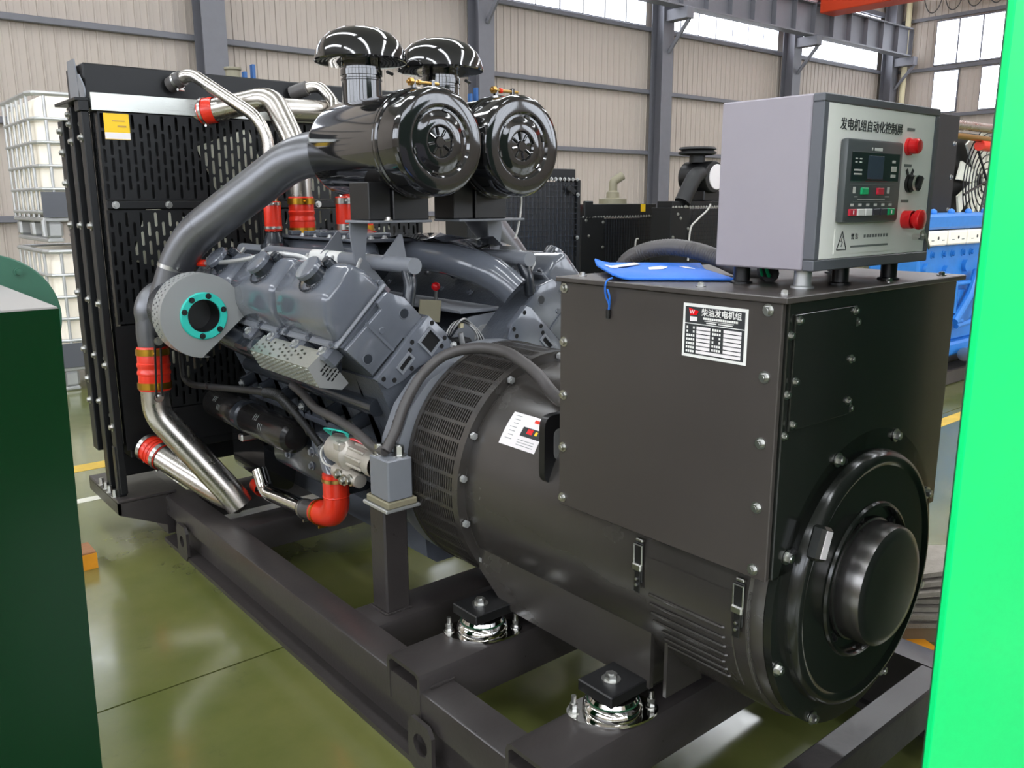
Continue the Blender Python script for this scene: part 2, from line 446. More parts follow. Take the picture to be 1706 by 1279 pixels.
for i in range(7):
    y = 12.6 - i * .62
    cable('cable_loop', [(26.2, y, 7.75), (26.2, y - .14, 7.35), (26.2, y - .31, 7.22), (26.2, y - .48, 7.35), (26.2, y - .62, 7.75)], .014, 'rubber', fc)
MB().bb(26.1, 26.3, 7.6, 12.9, 7.75, 7.95).build('track', 'cream', fc)

wr = S('wall_right', MB().bb(XR + .03, XR + .2, YF, YW, 0, ZR), 'wall')
rp = MB()
for (xa, ya), (xb, yb) in zip(prof, prof[1:]):
    rp.add([(ya, -xa, 0), (yb, -xb, 0), (yb, -xb, 7.9), (ya, -xa, 7.9)], [(0, 1, 2, 3)])
rpe = rp.mesh('wall_panel', Vector((0, 0, 0)), 'wall', 0)
for i in range(34): inst('wall_panel', rpe, (XR - .002, YW - i * .2, 0), wr)
for z in (2.74, 4.20, 5.66, 7.2): MB().bb(XR - .12, XR - .03, 2, YW, z - .05, z + .05).build('wall_girt', 'steelwork', wr)
for y0, y1, z0, z1, k in ((8.2, 12.45, 5.74, 7.1, 6), (11.62, 12.4, 4.28, 5.58, 1), (8.2, 10.95, 4.28, 5.58, 4)):
    n += 1
    wn = S('window_%d' % n, MB().bb(XR - .07, XR + .02, y0, y1, z0, z1), 'steelwork')
    for i in range(k):
        p0 = y0 + (y1 - y0) * i / k; p1 = y0 + (y1 - y0) * (i + 1) / k
        MB().bb(XR - .085, XR - .071, p0 + .03, p1 - .03, z0 + .04, z1 - .04).build('window_pane', 'window_glass', wn)
MB().tube([(XR - .25, 13.3, 0), (XR - .25, 13.3, 9)], .09, 10).build('downpipe', 'cream', wr)

S('wall_left', MB().bb(XL - .2, XL, YF, YW, 0, ZR), 'wall')
S('wall_front', MB().bb(XL, XR, YF - .2, YF, 0, ZR), 'wall')
for x0 in (-12, -6, 0, 6, 12, 18):
    n += 1
    wn = S('window_%d' % n, MB().bb(x0, x0 + 5.2, YF, YF + .08, 3.2, 7.4), 'steelwork')
    for i in range(5): MB().bb(x0 + i * 1.04 + .03, x0 + i * 1.04 + 1.01, YF + .081, YF + .1, 3.25, 7.35).build('window_pane', 'window_glass', wn)
for y0 in (-11.5, -5.8, -.1, 5.6):
    n += 1
    wn = S('window_%d' % n, MB().bb(XL, XL + .08, y0, y0 + 5.2, 3.2, 7.4), 'steelwork')
    for i in range(5): MB().bb(XL + .081, XL + .1, y0 + i * 1.04 + .03, y0 + i * 1.04 + 1.01, 3.25, 7.35).build('window_pane', 'bright_window', wn)
ce = S('ceiling', MB().bb(XL, XR, YF, YW, ZR, ZR + .2), 'roof')
for x in (-9.5, -2.0, 5.5, 13, 20.5):
    for y0 in (-11, 1.5):
        MB().bb(x, x + .95, y0, y0 + 11, ZR - .04, ZR - .01).build('skylight_panel', 'skylight', ce)
# ================================================================== the generator's skid base
sk = T('skid_base', 'black welded steel skid frame under the generator, with cross beams and a lifting lug', 'skid', (0, 1.7, 0))
def rail(s):
    p = [(-.6525, .214), (-.6500, .2195), (-.6445, .222), (-.545, .222), (-.545, .20), (-.562, .20), (-.562, .02), (-.535, .02), (-.535, 0), (-.672, 0), (-.672, .018), (-.618, .022), (-.618, .115), (-.6525, .130)]
    m = MB().prism([(x * s, -.02, z) for x, z in p], (0, 3.0, 0))
    return m
for s in (1, -1): rail(s).build('rail', 'skid_black', sk)
for s in (1, -1):   # front ends of the rails with their cut-away underside, under the radiator
    m = MB(); pts = [(-.6525 * s, 2.98, .222), (-.6525 * s, 3.62, .222), (-.6525 * s, 3.62, .15), (-.6525 * s, 3.15, .03), (-.6525 * s, 2.98, .03)]
    m.prism(pts, (.1 * s, 0, 0)); m.build('rail_nose', 'skid_black', sk)
def channel(y0, y1, z1, x0=-.655, x1=.655, h=.14):
    m = MB(); t = .012; r = .022
    outer = [(y0, z1 - h), (y0, z1 - r), (y0 + r * .3, z1 - r * .3), (y0 + r, z1), (y1 - r, z1), (y1 - r * .3, z1 - r * .3), (y1, z1 - r), (y1, z1 - h)]
    inner = [(y1 - t, z1 - h), (y1 - t, z1 - r), (y1 - r, z1 - t), (y0 + r, z1 - t), (y0 + t, z1 - r), (y0 + t, z1 - h)]
    return m.prism([(x0, y, z) for y, z in outer + inner], (x1 - x0, 0, 0))
channel(.872, 1.04, .275).build('cross_beam', 'skid_black', sk)
channel(.335, .503, .275).build('cross_beam', 'skid_black', sk)
channel(1.275, 1.44, .2215, -.545, .545, .12).build('cross_beam', 'skid_black', sk)
channel(2.35, 2.5, .2215, -.545, .545, .12).build('cross_beam', 'skid_black', sk)
channel(2.86, 3.0, .2215, -.545, .545, .12).build('cross_beam', 'skid_black', sk)
MB().bb(-.545, .545, -.02, .062, .10, .2215, .006).build('end_beam', 'skid_black', sk)
# lifting lug with a hole, and a second one near the radiator
def lug(y0, y1, z0, z1, yc, zc, r):
    m = MB(); n = 16; x = -.664; t = .012
    O = []; I = []
    for i in range(n):
        a = 2 * math.pi * (i + .5) / n; I.append((yc + r * math.cos(a), zc + r * math.sin(a)))
        k = max(abs(math.cos(a)) / .5, abs(math.sin(a)) / .5); O.append(((y0 + y1) / 2 + (y1 - y0) * math.cos(a) / k, (z0 + z1) / 2 + (z1 - z0) * math.sin(a) / k))
    for xx in (x, x - t): m.v += [Vector((xx, *p)) for p in O] + [Vector((xx, *p)) for p in I]
    for i in range(n):
        j = (i + 1) % n
        m.f += [(i, j, n + j, n + i), (2 * n + i, 2 * n + j, 3 * n + j, 3 * n + i), (i, j, 2 * n + j, 2 * n + i), (n + i, n + j, 3 * n + j, 3 * n + i)]
    return m
lug(.79, .905, .0, .155, .845, .085, .033).build('lifting_lug', 'skid_black', sk)
lug(2.66, 2.78, .0, .155, 2.72, .08, .026).build('lifting_lug', 'skid_black', sk)
MB().bb(-.617, -.612, .80, .89, .03, .11).build('painted_recess', 'painted_void', sk)  # dark sheet in place of the shade behind the lug's hole
# shelf that carries the radiator
for s in (1, -1):
    MB().bb(s * .858, s * .60, 2.975, 3.46, .222, .236, .003).build('radiator_shelf', 'skid_black', sk)
    m = MB().prism([(s * .858, 2.975, .222), (s * .62, 2.975, .222), (s * .62, 2.975, .06), (s * .858, 2.975, .17)], (0, .012, 0)); m.build('shelf_gusset', 'skid_black', sk)
    m = MB().prism([(s * .858, 2.975, .222), (s * .858, 3.46, .222), (s * .858, 3.46, .17), (s * .858, 2.975, .17)], (-s * .012, 0, 0)); m.build('shelf_skirt', 'skid_black', sk)
# support posts of the engine's rear mounts
for s in (1, -1):
    MB().bb(s * .485, s * .395, 1.315, 1.405, .222, .585, .006).build('support_post', 'skid_black', sk)
    MB().bb(s * .505, s * .375, 1.265, 1.410, .585, .598, .003).build('post_plate', 'galv', sk)
    m = MB()
    for i in range(12): m.sph((s * (.485 - .09 * i / 11), 1.311, .224), .006, 6); m.sph((s * .489, 1.315 + .09 * i / 11, .224), .006, 6)
    m.build('weld_bead', 'skid_black', sk, kind='stuff')
# weld bead lines on the cross beams
m = MB()
for i in range(14): m.sph((-.62 + i * .006, .869, .226), .006, 6)
m.build('weld_bead', 'skid_black', sk, kind='stuff')

def mount(pos, label):
    x, y = pos; t = T('vibration_mount', label, 'mount', (x, y, .2755), 'vibration mounts under the alternator')
    d = Vector((.178, -.117, 0)).normalized(); nrm = Vector((.117, .178, 0)).normalized()
    m = MB(); P = []
    for i in range(32):
        a = 2 * math.pi * i / 32
        P.append(Vector((x, y, .2755)) + d * (.118 * math.copysign(abs(math.cos(a)) ** 1.3, math.cos(a))) + nrm * (.078 * math.copysign(abs(math.sin(a)) ** 1.0, math.sin(a))))
    m.prism(P, (0, 0, .006)); m.build('base_flange', 'chrome', t)
    MB().lathe([(.074, .006), (.077, .014), (.075, .026), (.067, .036), (.062, .038), (.064, .041), (.060, .050), (.045, .056), (.02, .058), (0, .058)], (x, y, .2755), (0, 0, 1), 32).build('dome', 'chrome', t)
    MB().lathe([(.0655, .037), (.0655, .040), (.060, .040)], (x, y, .2755), (0, 0, 1), 32).build('rubber_ring', 'dull_green', t)
    for s in (-1, 1):
        q = Vector((x, y, .2815)) + d * .100 * s
        st = MB().cyl(q, q + V(0, 0, .045), .0065, n=10).build('stud', 'zinc', t)
        inst('nut', bolt_mesh(.011), q, st); inst('nut', bolt_mesh(.011, washer=False), q + V(0, 0, .012), st)
    return t
mount((-.372, .420), 'chrome domed vibration mount nearest the camera, on the front cross beam')
mount((-.372, .955), 'chrome domed vibration mount on the second cross beam, further along the alternator')
# ================================================================== alternator
ZC = .68
al = T('alternator', 'large black drum alternator with a slotted cooling screen and domed end cap', 'alternator', (0, .55, .335))
def AX(y): return (0, y, ZC)
def cp(R, deg, y):   # point on a cylinder about the shaft; 0 deg = towards -X, 90 = up
    t = math.radians(deg); return Vector((-R * math.cos(t), y, ZC + R * math.sin(t)))
MB().lathe([(.30, .02), (.352, .02), (.355, .03), (.355, .05), (.362, .055), (.362, 1.046), (.30, 1.046)], AX(0), (0, 1, 0), 96).build('drum', 'alt_black', al)
MB().lathe([(.295, .004), (.296, .0), (.352, .0), (.352, .018), (.295, .018)], AX(0), (0, 1, 0), 96).build('end_flange', 'end_black', al)
MB().lathe([(.304, .004), (.303, -.012), (.297, -.024), (.288, -.029), (.278, -.028), (.270, -.022), (.185, -.020), (.182, -.026), (.176, -.028), (.172, -.022), (.170, -.010), (.150, -.010), (.120, -.010)], AX(0), (0, 1, 0), 96).build('end_cover', 'end_black', al)
ec = MB().lathe([(.148, -.012), (.146, -.018), (.142, -.020), (.1415, -.060), (.138, -.074), (.130, -.080), (.115, -.0815), (0, -.082)], AX(0), (0, 1, 0), 72).build('bearing_cap', 'cap_black', al)
bolts(ec, [cp(.160, a, -.011) for a in (15, 75, 135, 195, 255, 315)], (0, -1, 0), .007, 'satin_black')
bolts(al, [cp(.340, a, -.001) for a in (66, 23.5, -20, -62, 110, 157, 200, 242)], (0, -1, 0), .011)
bolts(al, [cp(.328, a, -.002) for a in (68.5, 25.5)], (0, -1, 0), .008, 'satin_black')
# cast tag and paper label on the rim of the end cover
c = cp(.287, 33, -.030); R = Matrix.Translation(c) @ Matrix.Rotation(math.radians(33 - 12), 4, 'Y')
tg = MB().rb(R, .040, .03, .075, .006).build('rim_block', 'end_black', al)
MB().rb(R @ Matrix.Translation((.002, -.0155, 0)), .024, .002, .06).build('paper_tag', 'paper', tg)
# screen
m = MB(); R0 = .390
def scr(u, v, d): return cp(R0 - d, math.degrees(v / R0), u)
perf(m, scr, 1.074, 1.302, 0, 2 * math.pi * R0, .0114, 2 * math.pi * R0 / 46, .0072, .0435, stag=False, th=.004)
m.build('cooling_screen', 'alt_black', al, ang=0)
MB().lathe([(.30, 1.08), (.30, 1.30)], AX(0), (0, 1, 0), 48).build('dark_core', 'painted_void', al)  # near-black drum stands in for the shade seen through the slots
MB().lathe([(.362, 1.046), (.392, 1.046), (.392, 1.074), (.36, 1.074)], AX(0), (0, 1, 0), 96).build('screen_flange', 'alt_black', al)
MB().lathe([(.36, 1.300), (.393, 1.300), (.393, 1.318), (.36, 1.318)], AX(0), (0, 1, 0), 96).build('screen_rear_flange', 'alt_black', al)
bolts(al, [cp(.377, a, 1.045) for a in (60, 28, 8, -14, -36, 92, 124, 156)], (0, -1, 0), .012, 'galv', washer=False)
m = MB()
for i in range(260):
    a = -58 + i * .52
    if math.sin(i * .11) + math.sin(i * .037) > -.5: m.sph(cp(.3625 + random.uniform(-.001, .001), a, 1.044), random.uniform(.002, .0036), 6)
m.build('weld_bead', 'alt_black', al, kind='stuff')
# feet
for s in (-1, 1):
    MB().prism([(s * .3130, 1.045, .498), (s * .3130, .352, .498), (s * .3130, .352, .345), (s * .3130, .92, .345), (s * .3130, 1.045, .43)], (-s * .014, 0, 0)).build('foot_rail', 'alt_black', al)
    for y0, y1 in ((.362, .478), (.897, 1.013)):
        ft = MB().bb(s * .440, s * .22, y0, y1, .335, .366, .003).build('foot_plate', 'satin_black', al)
        if s < 0:
            bolts(ft, [(-.380, (y0 + y1) / 2, .366)], (0, 0, 1), .017, h=.014)
    for y in (.30, .36):
        MB().prism([(s * .312, y, .52), (s * .312, y, .345), (s * .17, y, .345), (s * .21, y, .42)], (0, .010, 0)).build('foot_rib', 'alt_black', al)
# lifting ear on the side of the drum
pts = rpoly([(-.355, .70, .815), (-.355, .70, .985), (-.24, .70, .985), (-.24, .70, .88), (-.335, .70, .795)], .035)
ear = MB().prism(pts, (0, .022, 0)).build('lifting_ear', 'satin_black', al)
MB().prism(rpoly([(-.322, .699, .86), (-.322, .699, .945), (-.27, .699, .945), (-.27, .699, .86)], .02), (0, .001, 0)).build('ear_slot', 'galv', ear)
# side hatch, its louvres and latches
MB().lathe([(.3625, .088), (.3645, .090), (.3645, .335), (.3625, .337)], AX(0), (0, 1, 0), 16, math.radians(-34), math.radians(6.3)).build('side_hatch', 'alt_black', al)
for k in range(7):
    a = -8 - k * 4.0
    p0, p1 = cp(.3640, a, .105 + .012 * (k > 3)), cp(.3640, a, .325 - .02 * (k > 3))
    MB().tube([p0 + V(0, .004, 0), p0 + V(-.004, .008, 0), p1 + V(-.004, -.008, 0), p1 + V(0, -.004, 0)], .0035, 6).build('louvre', 'alt_black', al)
for yy in (.352, .071):
    la = MB().rb(Matrix.Translation((-.366, yy, .70)) , .006, .024, .10, .002).build('latch', 'satin_black', al)
    MB().tube([(-.371, yy - .012, .69), (-.372, yy - .012, .745), (-.372, yy + .012, .745), (-.371, yy + .012, .69)], .0022, 6).build('latch_loop', 'zinc', la)
    MB().rb(Matrix.Translation((-.3725, yy, .69)), .010, .028, .018, .003).build('latch_body', 'zinc', la)
    MB().rb(Matrix.Translation((-.3705, yy, .655)) @ Matrix.Rotation(.05, 4, 'X'), .004, .018, .06, .0015).build('latch_lever', 'satin_black', la)
    MB().rb(Matrix.Translation((-.367, yy - .002, .757)), .010, .020, .008, .002).build('latch_hook', 'zinc', la)
    bolts(la, [(-.3725, yy, .660), (-.3725, yy, .645)], (-1, 0, 0), .004, 'zinc', washer=False)
m = MB()
for i in range(110): m.sph(cp(.358 + random.uniform(-.001, .001), 8 - i * .4, .052), random.uniform(.002, .0035), 6)
m.build('weld_bead', 'alt_black', al, kind='stuff')
# paper notice stuck on the drum
def patch(y0, y1, a0, a1, R, n=8):
    m = MB()
    for i in range(n):
        b0, b1 = a0 + (a1 - a0) * i / n, a0 + (a1 - a0) * (i + 1) / n
        m.add([cp(R, b0, y0), cp(R, b0, y1), cp(R, b1, y1), cp(R, b1, y0)], [(0, 1, 2, 3)])
    return m
st = patch(.785, .940, 29, 45.3, .3632).build('paper_notice', 'paper', al, label='white printed paper notice with a red warning block')
patch(.787, .870, 35, 39.5, .3637, 4).build('notice_band', 'ink', st)
patch(.825, .848, 36.6, 39.0, .3640, 3).build('notice_symbol', 'red_plastic', st)
patch(.805, .815, 36.8, 38.6, .3640, 3).build('notice_symbol', 'yellow', st)
patch(.795, .840, 42.4, 43.9, .3637, 3).build('notice_heading', 'red_hose', st)
for k in range(7): patch(.895, .925 - .004 * (k % 3), 43.6 - k * 1.9, 43.9 - k * 1.9, .3637, 1).build('notice_line', 'ink_grey', st)
for k in range(3): patch(.80, .87, 33.0 - k * 1.2, 33.25 - k * 1.2, .3637, 1).build('notice_line', 'ink_grey', st)

# ================================================================== terminal box on top of the alternator
tb = T('terminal_box', 'tall black sheet-metal terminal box on top of the alternator, with a data plate', 'terminal box', (0, .31, .777))
MB().bb(-.362, .362, .014, .60, .777, 1.344).build('box_body', 'satin_black', tb)
sp = MB().bb(-.376, -.3625, .006, .622, .775, 1.345, .002).build('side_panel', 'box_black', tb)
for z in (1.330, 1.198, 1.064, .929, .795):
    bolts(sp, [(-.376, .607, z), (-.376, .036, z)], (-1, 0, 0), .0085)
MB().bb(.3625, .376, .006, .622, .775, 1.345, .002).build('side_panel', 'box_black', tb)
ep = MB().bb(-.3615, .3615, .0, .0135, .777, 1.345, .002).build('end_panel', 'end_black', tb)
MB().bb(-.3625, .3625, .6005, .614, .80, 1.345, .002).build('rear_panel', 'box_black', tb)
ac = MB().bb(-.345, -.115, -.005, -.0002, 1.090, 1.322, .001).build('access_cover', 'end_black', tb)
bolts(ac, [(-.333, -.005, 1.310), (-.333, -.005, 1.19), (-.333, -.005, 1.103), (-.125, -.005, 1.312), (-.125, -.005, 1.21), (-.125, -.005, 1.12)], (0, -1, 0), .0065)
bolts(ep, [(-.352, 0, 1.282), (-.352, 0, 1.165), (-.352, 0, 1.082), (-.105, 0, 1.286), (-.105, 0, 1.10)], (0, -1, 0), .0065)
li = MB().bb(-.388, .388, -.010, .628, 1.3455, 1.358, .002).build('lid', 'box_black', tb)
bolts(li, [(-.335, .588, 1.358), (-.33, .235, 1.358), (-.335, .03, 1.358), (.06, .02, 1.358), (.32, .02, 1.358), (.34, .3, 1.358), (.34, .58, 1.358)], (0, 0, 1), .0075)
# data plate
npl = MB().bb(-.3775, -.3762, .080, .241, 1.214, 1.327, .0005).build('data_plate', 'white', tb, label='silver bordered black data plate with a red emblem')
XP = -.3779
def plate(y0, y1, z0, z1, mm, nm, dx=0): MB().bb(XP - dx - .0002, XP - dx + .0003, y0, y1, z0, z1).build(nm, mm, npl)
plate(.0865, .2345, 1.2205, 1.3205, 'ink', 'plate_field')
plate(.0865, .2345, 1.2845, 1.2860, 'white', 'plate_rule', .0003)
text('plate_heading', '柴油发电机组', (XP - .0005, .193, 1.305), .0165, (0, -1, 0), (0, 0, 1), 'white', npl, bold=.0002)
MB().prism([(XP - .0004, .226, 1.318), (XP - .0004, .200, 1.312), (XP - .0004, .205, 1.304), (XP - .0004, .222, 1.302)], (-.0003, 0, 0)).build('plate_emblem', 'red_plastic', npl)
MB().prism([(XP - .0004, .222, 1.300), (XP - .0004, .203, 1.300), (XP - .0004, .203, 1.291), (XP - .0004, .222, 1.290)], (-.0003, 0, 0)).build('plate_emblem_base', 'paper', npl)
text('plate_emblem_mark', 'W', (XP - .0009, .2235, 1.3055), .013, (0, -1, 0), (0, 0, 1), 'paper', npl)
for i in range(16): plate(.184 - i * .0054, .1885 - i * .0054, 1.2960 - .0, 1.3005, 'white', 'small_print', .0003)
plate(.112, .185, 1.2928, 1.2940, 'white', 'small_print', .0003); plate(.115, .150, 1.2884, 1.2908, 'white', 'small_print', .0003); plate(.155, .18, 1.2884, 1.2908, 'white', 'small_print', .0003)
for r in range(7):
    z = 1.2770 - r * .0084
    for c0, c1, f0, f1 in ((.208, .231, .169, .204), (.142, .165, .093, .136)):
        if r == 6 and c0 < .2: continue
        k = 2 if (r < 2 and c0 > .2) or (r in (2, 3) and c0 < .2) else 4
        for j in range(k):
            yc = c1 - .003 - j * (c1 - c0 - .006) / (k - 1)
            plate(yc - .002, yc + .002, z - .0024, z + .0024, 'white', 'print_mark', .0003)
        plate(f0 if r < 6 else .093, f1, z - .0032, z + .0032, 'paper', 'plate_blank', .0003)

# ================================================================== control cabinet
cc = T('control_cabinet', 'grey control cabinet with a pale instrument panel, standing on the terminal box', 'control cabinet', (-.012, .14, 1.358))
MB().bb(-.256, .233, .046, .2565, 1.3975, 1.737, .003).build('cabinet_body', 'grey_box', cc)
m = MB()
for a in ((-.256, .233, 1.721, 1.737), (-.256, .233, 1.3975, 1.4195), (-.256, -.237, 1.4195, 1.721), (.214, .233, 1.4195, 1.721)): m.bb(a[0], a[1], .0205, .0455, a[2], a[3], .002)
m.build('front_frame', 'grey_frame', cc)
dp = MB().bb(-.2365, .2135, .0225, .040, 1.420, 1.7205, .001).build('instrument_panel', 'panel_grey', cc)
for x, y, mm in ((-.20, .075, 'galv'), (.125, .055, 'satin_black'), (-.20, .225, 'satin_black'), (.19, .225, 'satin_black'), (-.07, .065, 'satin_black')):
    MB().lathe([(.024, 0), (.024, .004), (.018, .006), (.018, .0395)], (x, y, 1.358), (0, 0, 1), 20).build('foot_post', mm, cc)
YP = .0225; PX, PZ = (1, 0, 0), (0, 0, 1)
text('panel_title', '发电机组自动化控制屏', (-.190, YP - .0004, 1.6745), .0245, PX, PZ, 'ink', dp, bold=.0002, sx=1.04)
for z_ in (1.683, 1.607, 1.531): MB().bb(.085, .119, YP - .0006, YP - .0001, z_, z_ + .006).build('small_print', 'ink_grey', dp)
# warning sticker
wt = MB().bb(-.182, .052, YP - .0012, YP - .0001, 1.4285, 1.4795).build('warning_sticker', 'panel_grey', dp)
tri = [(-.172, 1.437), (-.135, 1.437), (-.1535, 1.474)]
for a, b in ((0, 1), (1, 2), (2, 0)):
    MB().tube([(tri[a][0], YP - .0015, tri[a][1]), (tri[b][0], YP - .0015, tri[b][1])], .0012, 6).build('warning_triangle', 'ink', wt)
MB().tube([(-.152, YP - .0015, 1.463), (-.157, YP - .0015, 1.453), (-.151, YP - .0015, 1.453), (-.155, YP - .0015, 1.443)], .0010, 6).build('lightning_mark', 'ink', wt)
text('warning_word', '警 告', (-.118, YP - .0016, 1.458), .0125, PX, PZ, 'ink', wt)
for i in range(9): MB().bb(-.066 + i * .0118, -.058 + i * .0118, YP - .0016, YP - .0012, 1.4590, 1.4655).build('small_print', 'ink_grey', wt)
MB().bb(-.118, .04, YP - .0016, YP - .0012, 1.4400, 1.4440).build('small_print', 'ink_grey', wt)
# engine controller
ct = MB().rb(Matrix.Translation((-.0735, .0128, 1.5735)), .227, .0185, .164, .006, 2).build('controller', 'ctrl_grey', cc)
CX0, CX1, CZ0, CZ1, CY = -.181, .034, 1.4985, 1.6485, .0034
def cb(x0, x1, z0, z1, mm, nm, h=.001, par=None):
    X = lambda f: CX0 + (CX1 - CX0) * f; Z = lambda f: CZ1 - (CZ1 - CZ0) * f
    return MB().bb(X(x0), X(x1), CY - h, CY - .0001, Z(z1), Z(z0), min(.0008, h * .4)).build(nm, mm, par or ct)
scn = cb(.04, .95, .12, .50, 'screen', 'display_window', .0012)
cb(.34, .64, .16, .47, 'lcd', 'display', .0016, scn)
for x0, z0 in ((.10, .20), (.18, .20), (.10, .245), (.18, .245)): cb(x0, x0 + .045, z0, z0 + .018, 'wire_white', 'indicator', .0016, scn)
for z0 in (.345, .395): cb(.09, .24, z0, z0 + .025, 'wire_white', 'indicator', .0016, scn)
for x0, x1, z0, z1 in ((.80, .87, .21, .25), (.79, .90, .29, .365), (.79, .89, .40, .445)): cb(x0, x1, z0, z1, 'wire_white', 'soft_key', .0016, scn)
cb(.40, .415, .055, .095, 'white', 'maker_mark', .0006); cb(.45, .60, .055, .095, 'white', 'maker_mark', .0006)
for x, mm in ((.30, 'btn_green'), (.60, 'btn_red')): cb(x - .06, x + .06, .585, .675, mm, 'breaker_button', .005)
for x in (.13, .78): cb(x - .025, x + .025, .575, .66, 'wire_white', 'symbol_mark', .0006)
for x0, x1, z in ((.14, .20, .70), (.20, .72, .735), (.72, .80, .70)): cb(x0, x1, z, z + .008, 'wire_white', 'symbol_line', .0006)
for x0, x1, z in ((.04, .93, .54), (.12, .86, .765)): cb(x0, x1, z, z + .004, 'ink_grey', 'symbol_line', .0006)
for i, mm in enumerate(('btn_red', 'white', 'white', 'btn_dark', 'btn_dark', 'btn_green')):
    x = .11 + i * .146
    k = cb(x - .062, x + .062, .865, .955, mm, 'push_button', .005)
    cb(x - .03, x + .03, .795, .83, 'wire_white', 'button_caption', .0006)
    if i in (0, 5): MB().bb(*[CX0 + (CX1 - CX0) * (x + d) for d in (-.008, .008)], CY - .0056, CY - .0050, CZ1 - (CZ1 - CZ0) * .935, CZ1 - (CZ1 - CZ0) * .885).build('button_mark', 'paper', k)
# lamp, key switch, emergency stop
lp = MB().lathe([(.019, 0), (.019, .006), (.0165, .008), (.0165, .022), (.013, .026), (0, .027)], (.097, YP, 1.650), (0, -1, 0), 24).build('alarm_lamp', 'red_plastic', cc)
ks = MB().lathe([(.020, 0), (.020, .006), (.017, .007), (.017, .016), (0, .017)], (.114, YP, 1.572), (0, -1, 0), 24).build('selector_switch', 'satin_black', cc)
MB().rb(Matrix.Translation((.114, YP - .022, 1.572)) @ Matrix.Rotation(.5, 4, 'Y'), .012, .014, .034, .003).build('selector_knob', 'satin_black', ks)
MB().lathe([(.0175, .0168), (.0175, .022), (.015, .022)], (.114, YP, 1.572), (0, -1, 0), 24).build('bezel_ring', 'chrome', ks)
for a in (-35, 35):
    MB().rb(Matrix.Translation((.114 + .020 * math.sin(math.radians(a)), YP - .0005, 1.578 + .022 * math.cos(math.radians(a)))) @ Matrix.Rotation(math.radians(a), 4, 'Y'), .009, .0008, .014).build('position_mark', 'ink', ks)
es = MB().lathe([(.020, 0), (.020, .018), (.0195, .020)], (.109, YP, 1.494), (0, -1, 0), 24).build('stop_button_base', 'red_plastic', cc)
MB().lathe([(.014, .020), (.014, .026), (.021, .028), (.0225, .034), (.021, .040), (.014, .043), (0, .044)], (.109, YP, 1.494), (0, -1, 0), 28).build('stop_button', 'red_plastic', es, label='red mushroom emergency stop button')
ky = MB().cyl((.160, YP, 1.455), (.160, YP - .02, 1.455), .007, n=14).build('door_lock', 'chrome', cc)
MB().rb(Matrix.Translation((.170, YP - .028, 1.444)) @ Matrix.Rotation(math.radians(50), 4, 'Y'), .042, .002, .009, .0006).build('key', 'zinc', ky)
MB().lathe([(.006, -.001), (.012, -.001), (.012, .001), (.006, .001), (.006, -.001)], (.157, YP - .022, 1.459), (0, 1, 0), 16).build('key_bow', 'zinc', ky)

# ================================================================== blue pouch on the lid
bp = T('document_pouch', 'blue fabric document pouch with white print and a drawstring, lying on the terminal box lid', 'pouch', (-.19, .44, 1.358))
FL, FR, BR, BL = V(-.383, .440, 0), V(-.192, .252, 0), V(.005, .500, 0), V(-.188, .690, 0)
def pq(u, v, z): return (FL * (1 - u) + FR * u) * (1 - v) + (BL * (1 - u) + BR * u) * v + V(0, 0, z)
N = 20; m = MB()
def ht(u, v):
    e = min(u, 1 - u, v, 1 - v); return .010 * min(1, e / .12) ** .6 + .0025 * math.sin(u * 9 + v * 4) * min(1, e / .2)
lift = lambda u, v: .012 * max(0, v - .85) / .15 + .010 * max(0, .1 - u) / .1
for sgn in (0, 1):
    o = len(m.v)
    for i in range(N + 1):
        for j in range(N + 1):
            u, v = i / N, j / N
            m.v.append(pq(u, v, 1.3615 + lift(u, v) + (ht(u, v) + .003 if sgn else 0)))
    for i in range(N):
        for j in range(N): a = o + i * (N + 1) + j; m.f.append((a, a + 1, a + N + 2, a + N + 1))
pb = m.build('pouch_body', 'blue_cloth', bp, ang=60)
edge = [pq(u, 0, 1.3635 + lift(u, 0)) for u in [i / 14 for i in range(15)]] + [pq(1, v, 1.3635 + lift(1, v)) for v in [i / 14 for i in range(1, 15)]] + [pq(1 - u, 1, 1.3635 + lift(1 - u, 1)) for u in [i / 14 for i in range(1, 15)]] + [pq(0, 1 - v, 1.3635 + lift(0, 1 - v)) for v in [i / 14 for i in range(1, 15)]]
MB().tube(edge, .0032, 8).build('edge_piping', 'blue_cloth', bp)
def mark(pts):
    P = [pq(u, v, 1.3655 + lift(u, v) + ht(u, v)) for u, v in pts]; MB().prism(P, (0, 0, .0012)).build('print_mark', 'white', bp)
mark([(.06, .50), (.14, .54), (.14, .72), (.06, .82)]); mark([(.13, .60), (.40, .84), (.36, .92), (.10, .76)])
mark([(.40, .45), (.52, .42), (.58, .52), (.54, .62), (.42, .58)])
mark([(.72, .42), (.79, .40), (.80, .66), (.73, .70)])
cable('drawstring', [(-.384, .441, 1.366), (-.394, .448, 1.360), (-.396, .452, 1.345), (-.3895, .456, 1.325), (-.3825, .452, 1.305), (-.380, .455, 1.292)], .0022, 'blue_cloth', bp)
cable('drawstring', [(-.392, .449, 1.340), (-.388, .445, 1.322), (-.381, .452, 1.300), (-.380, .455, 1.290)], .0022, 'blue_cloth', bp)
MB().cyl((-.381, .455, 1.292), (-.381, .456, 1.272), .0055, n=12).build('cord_stopper', 'satin_black', bp)

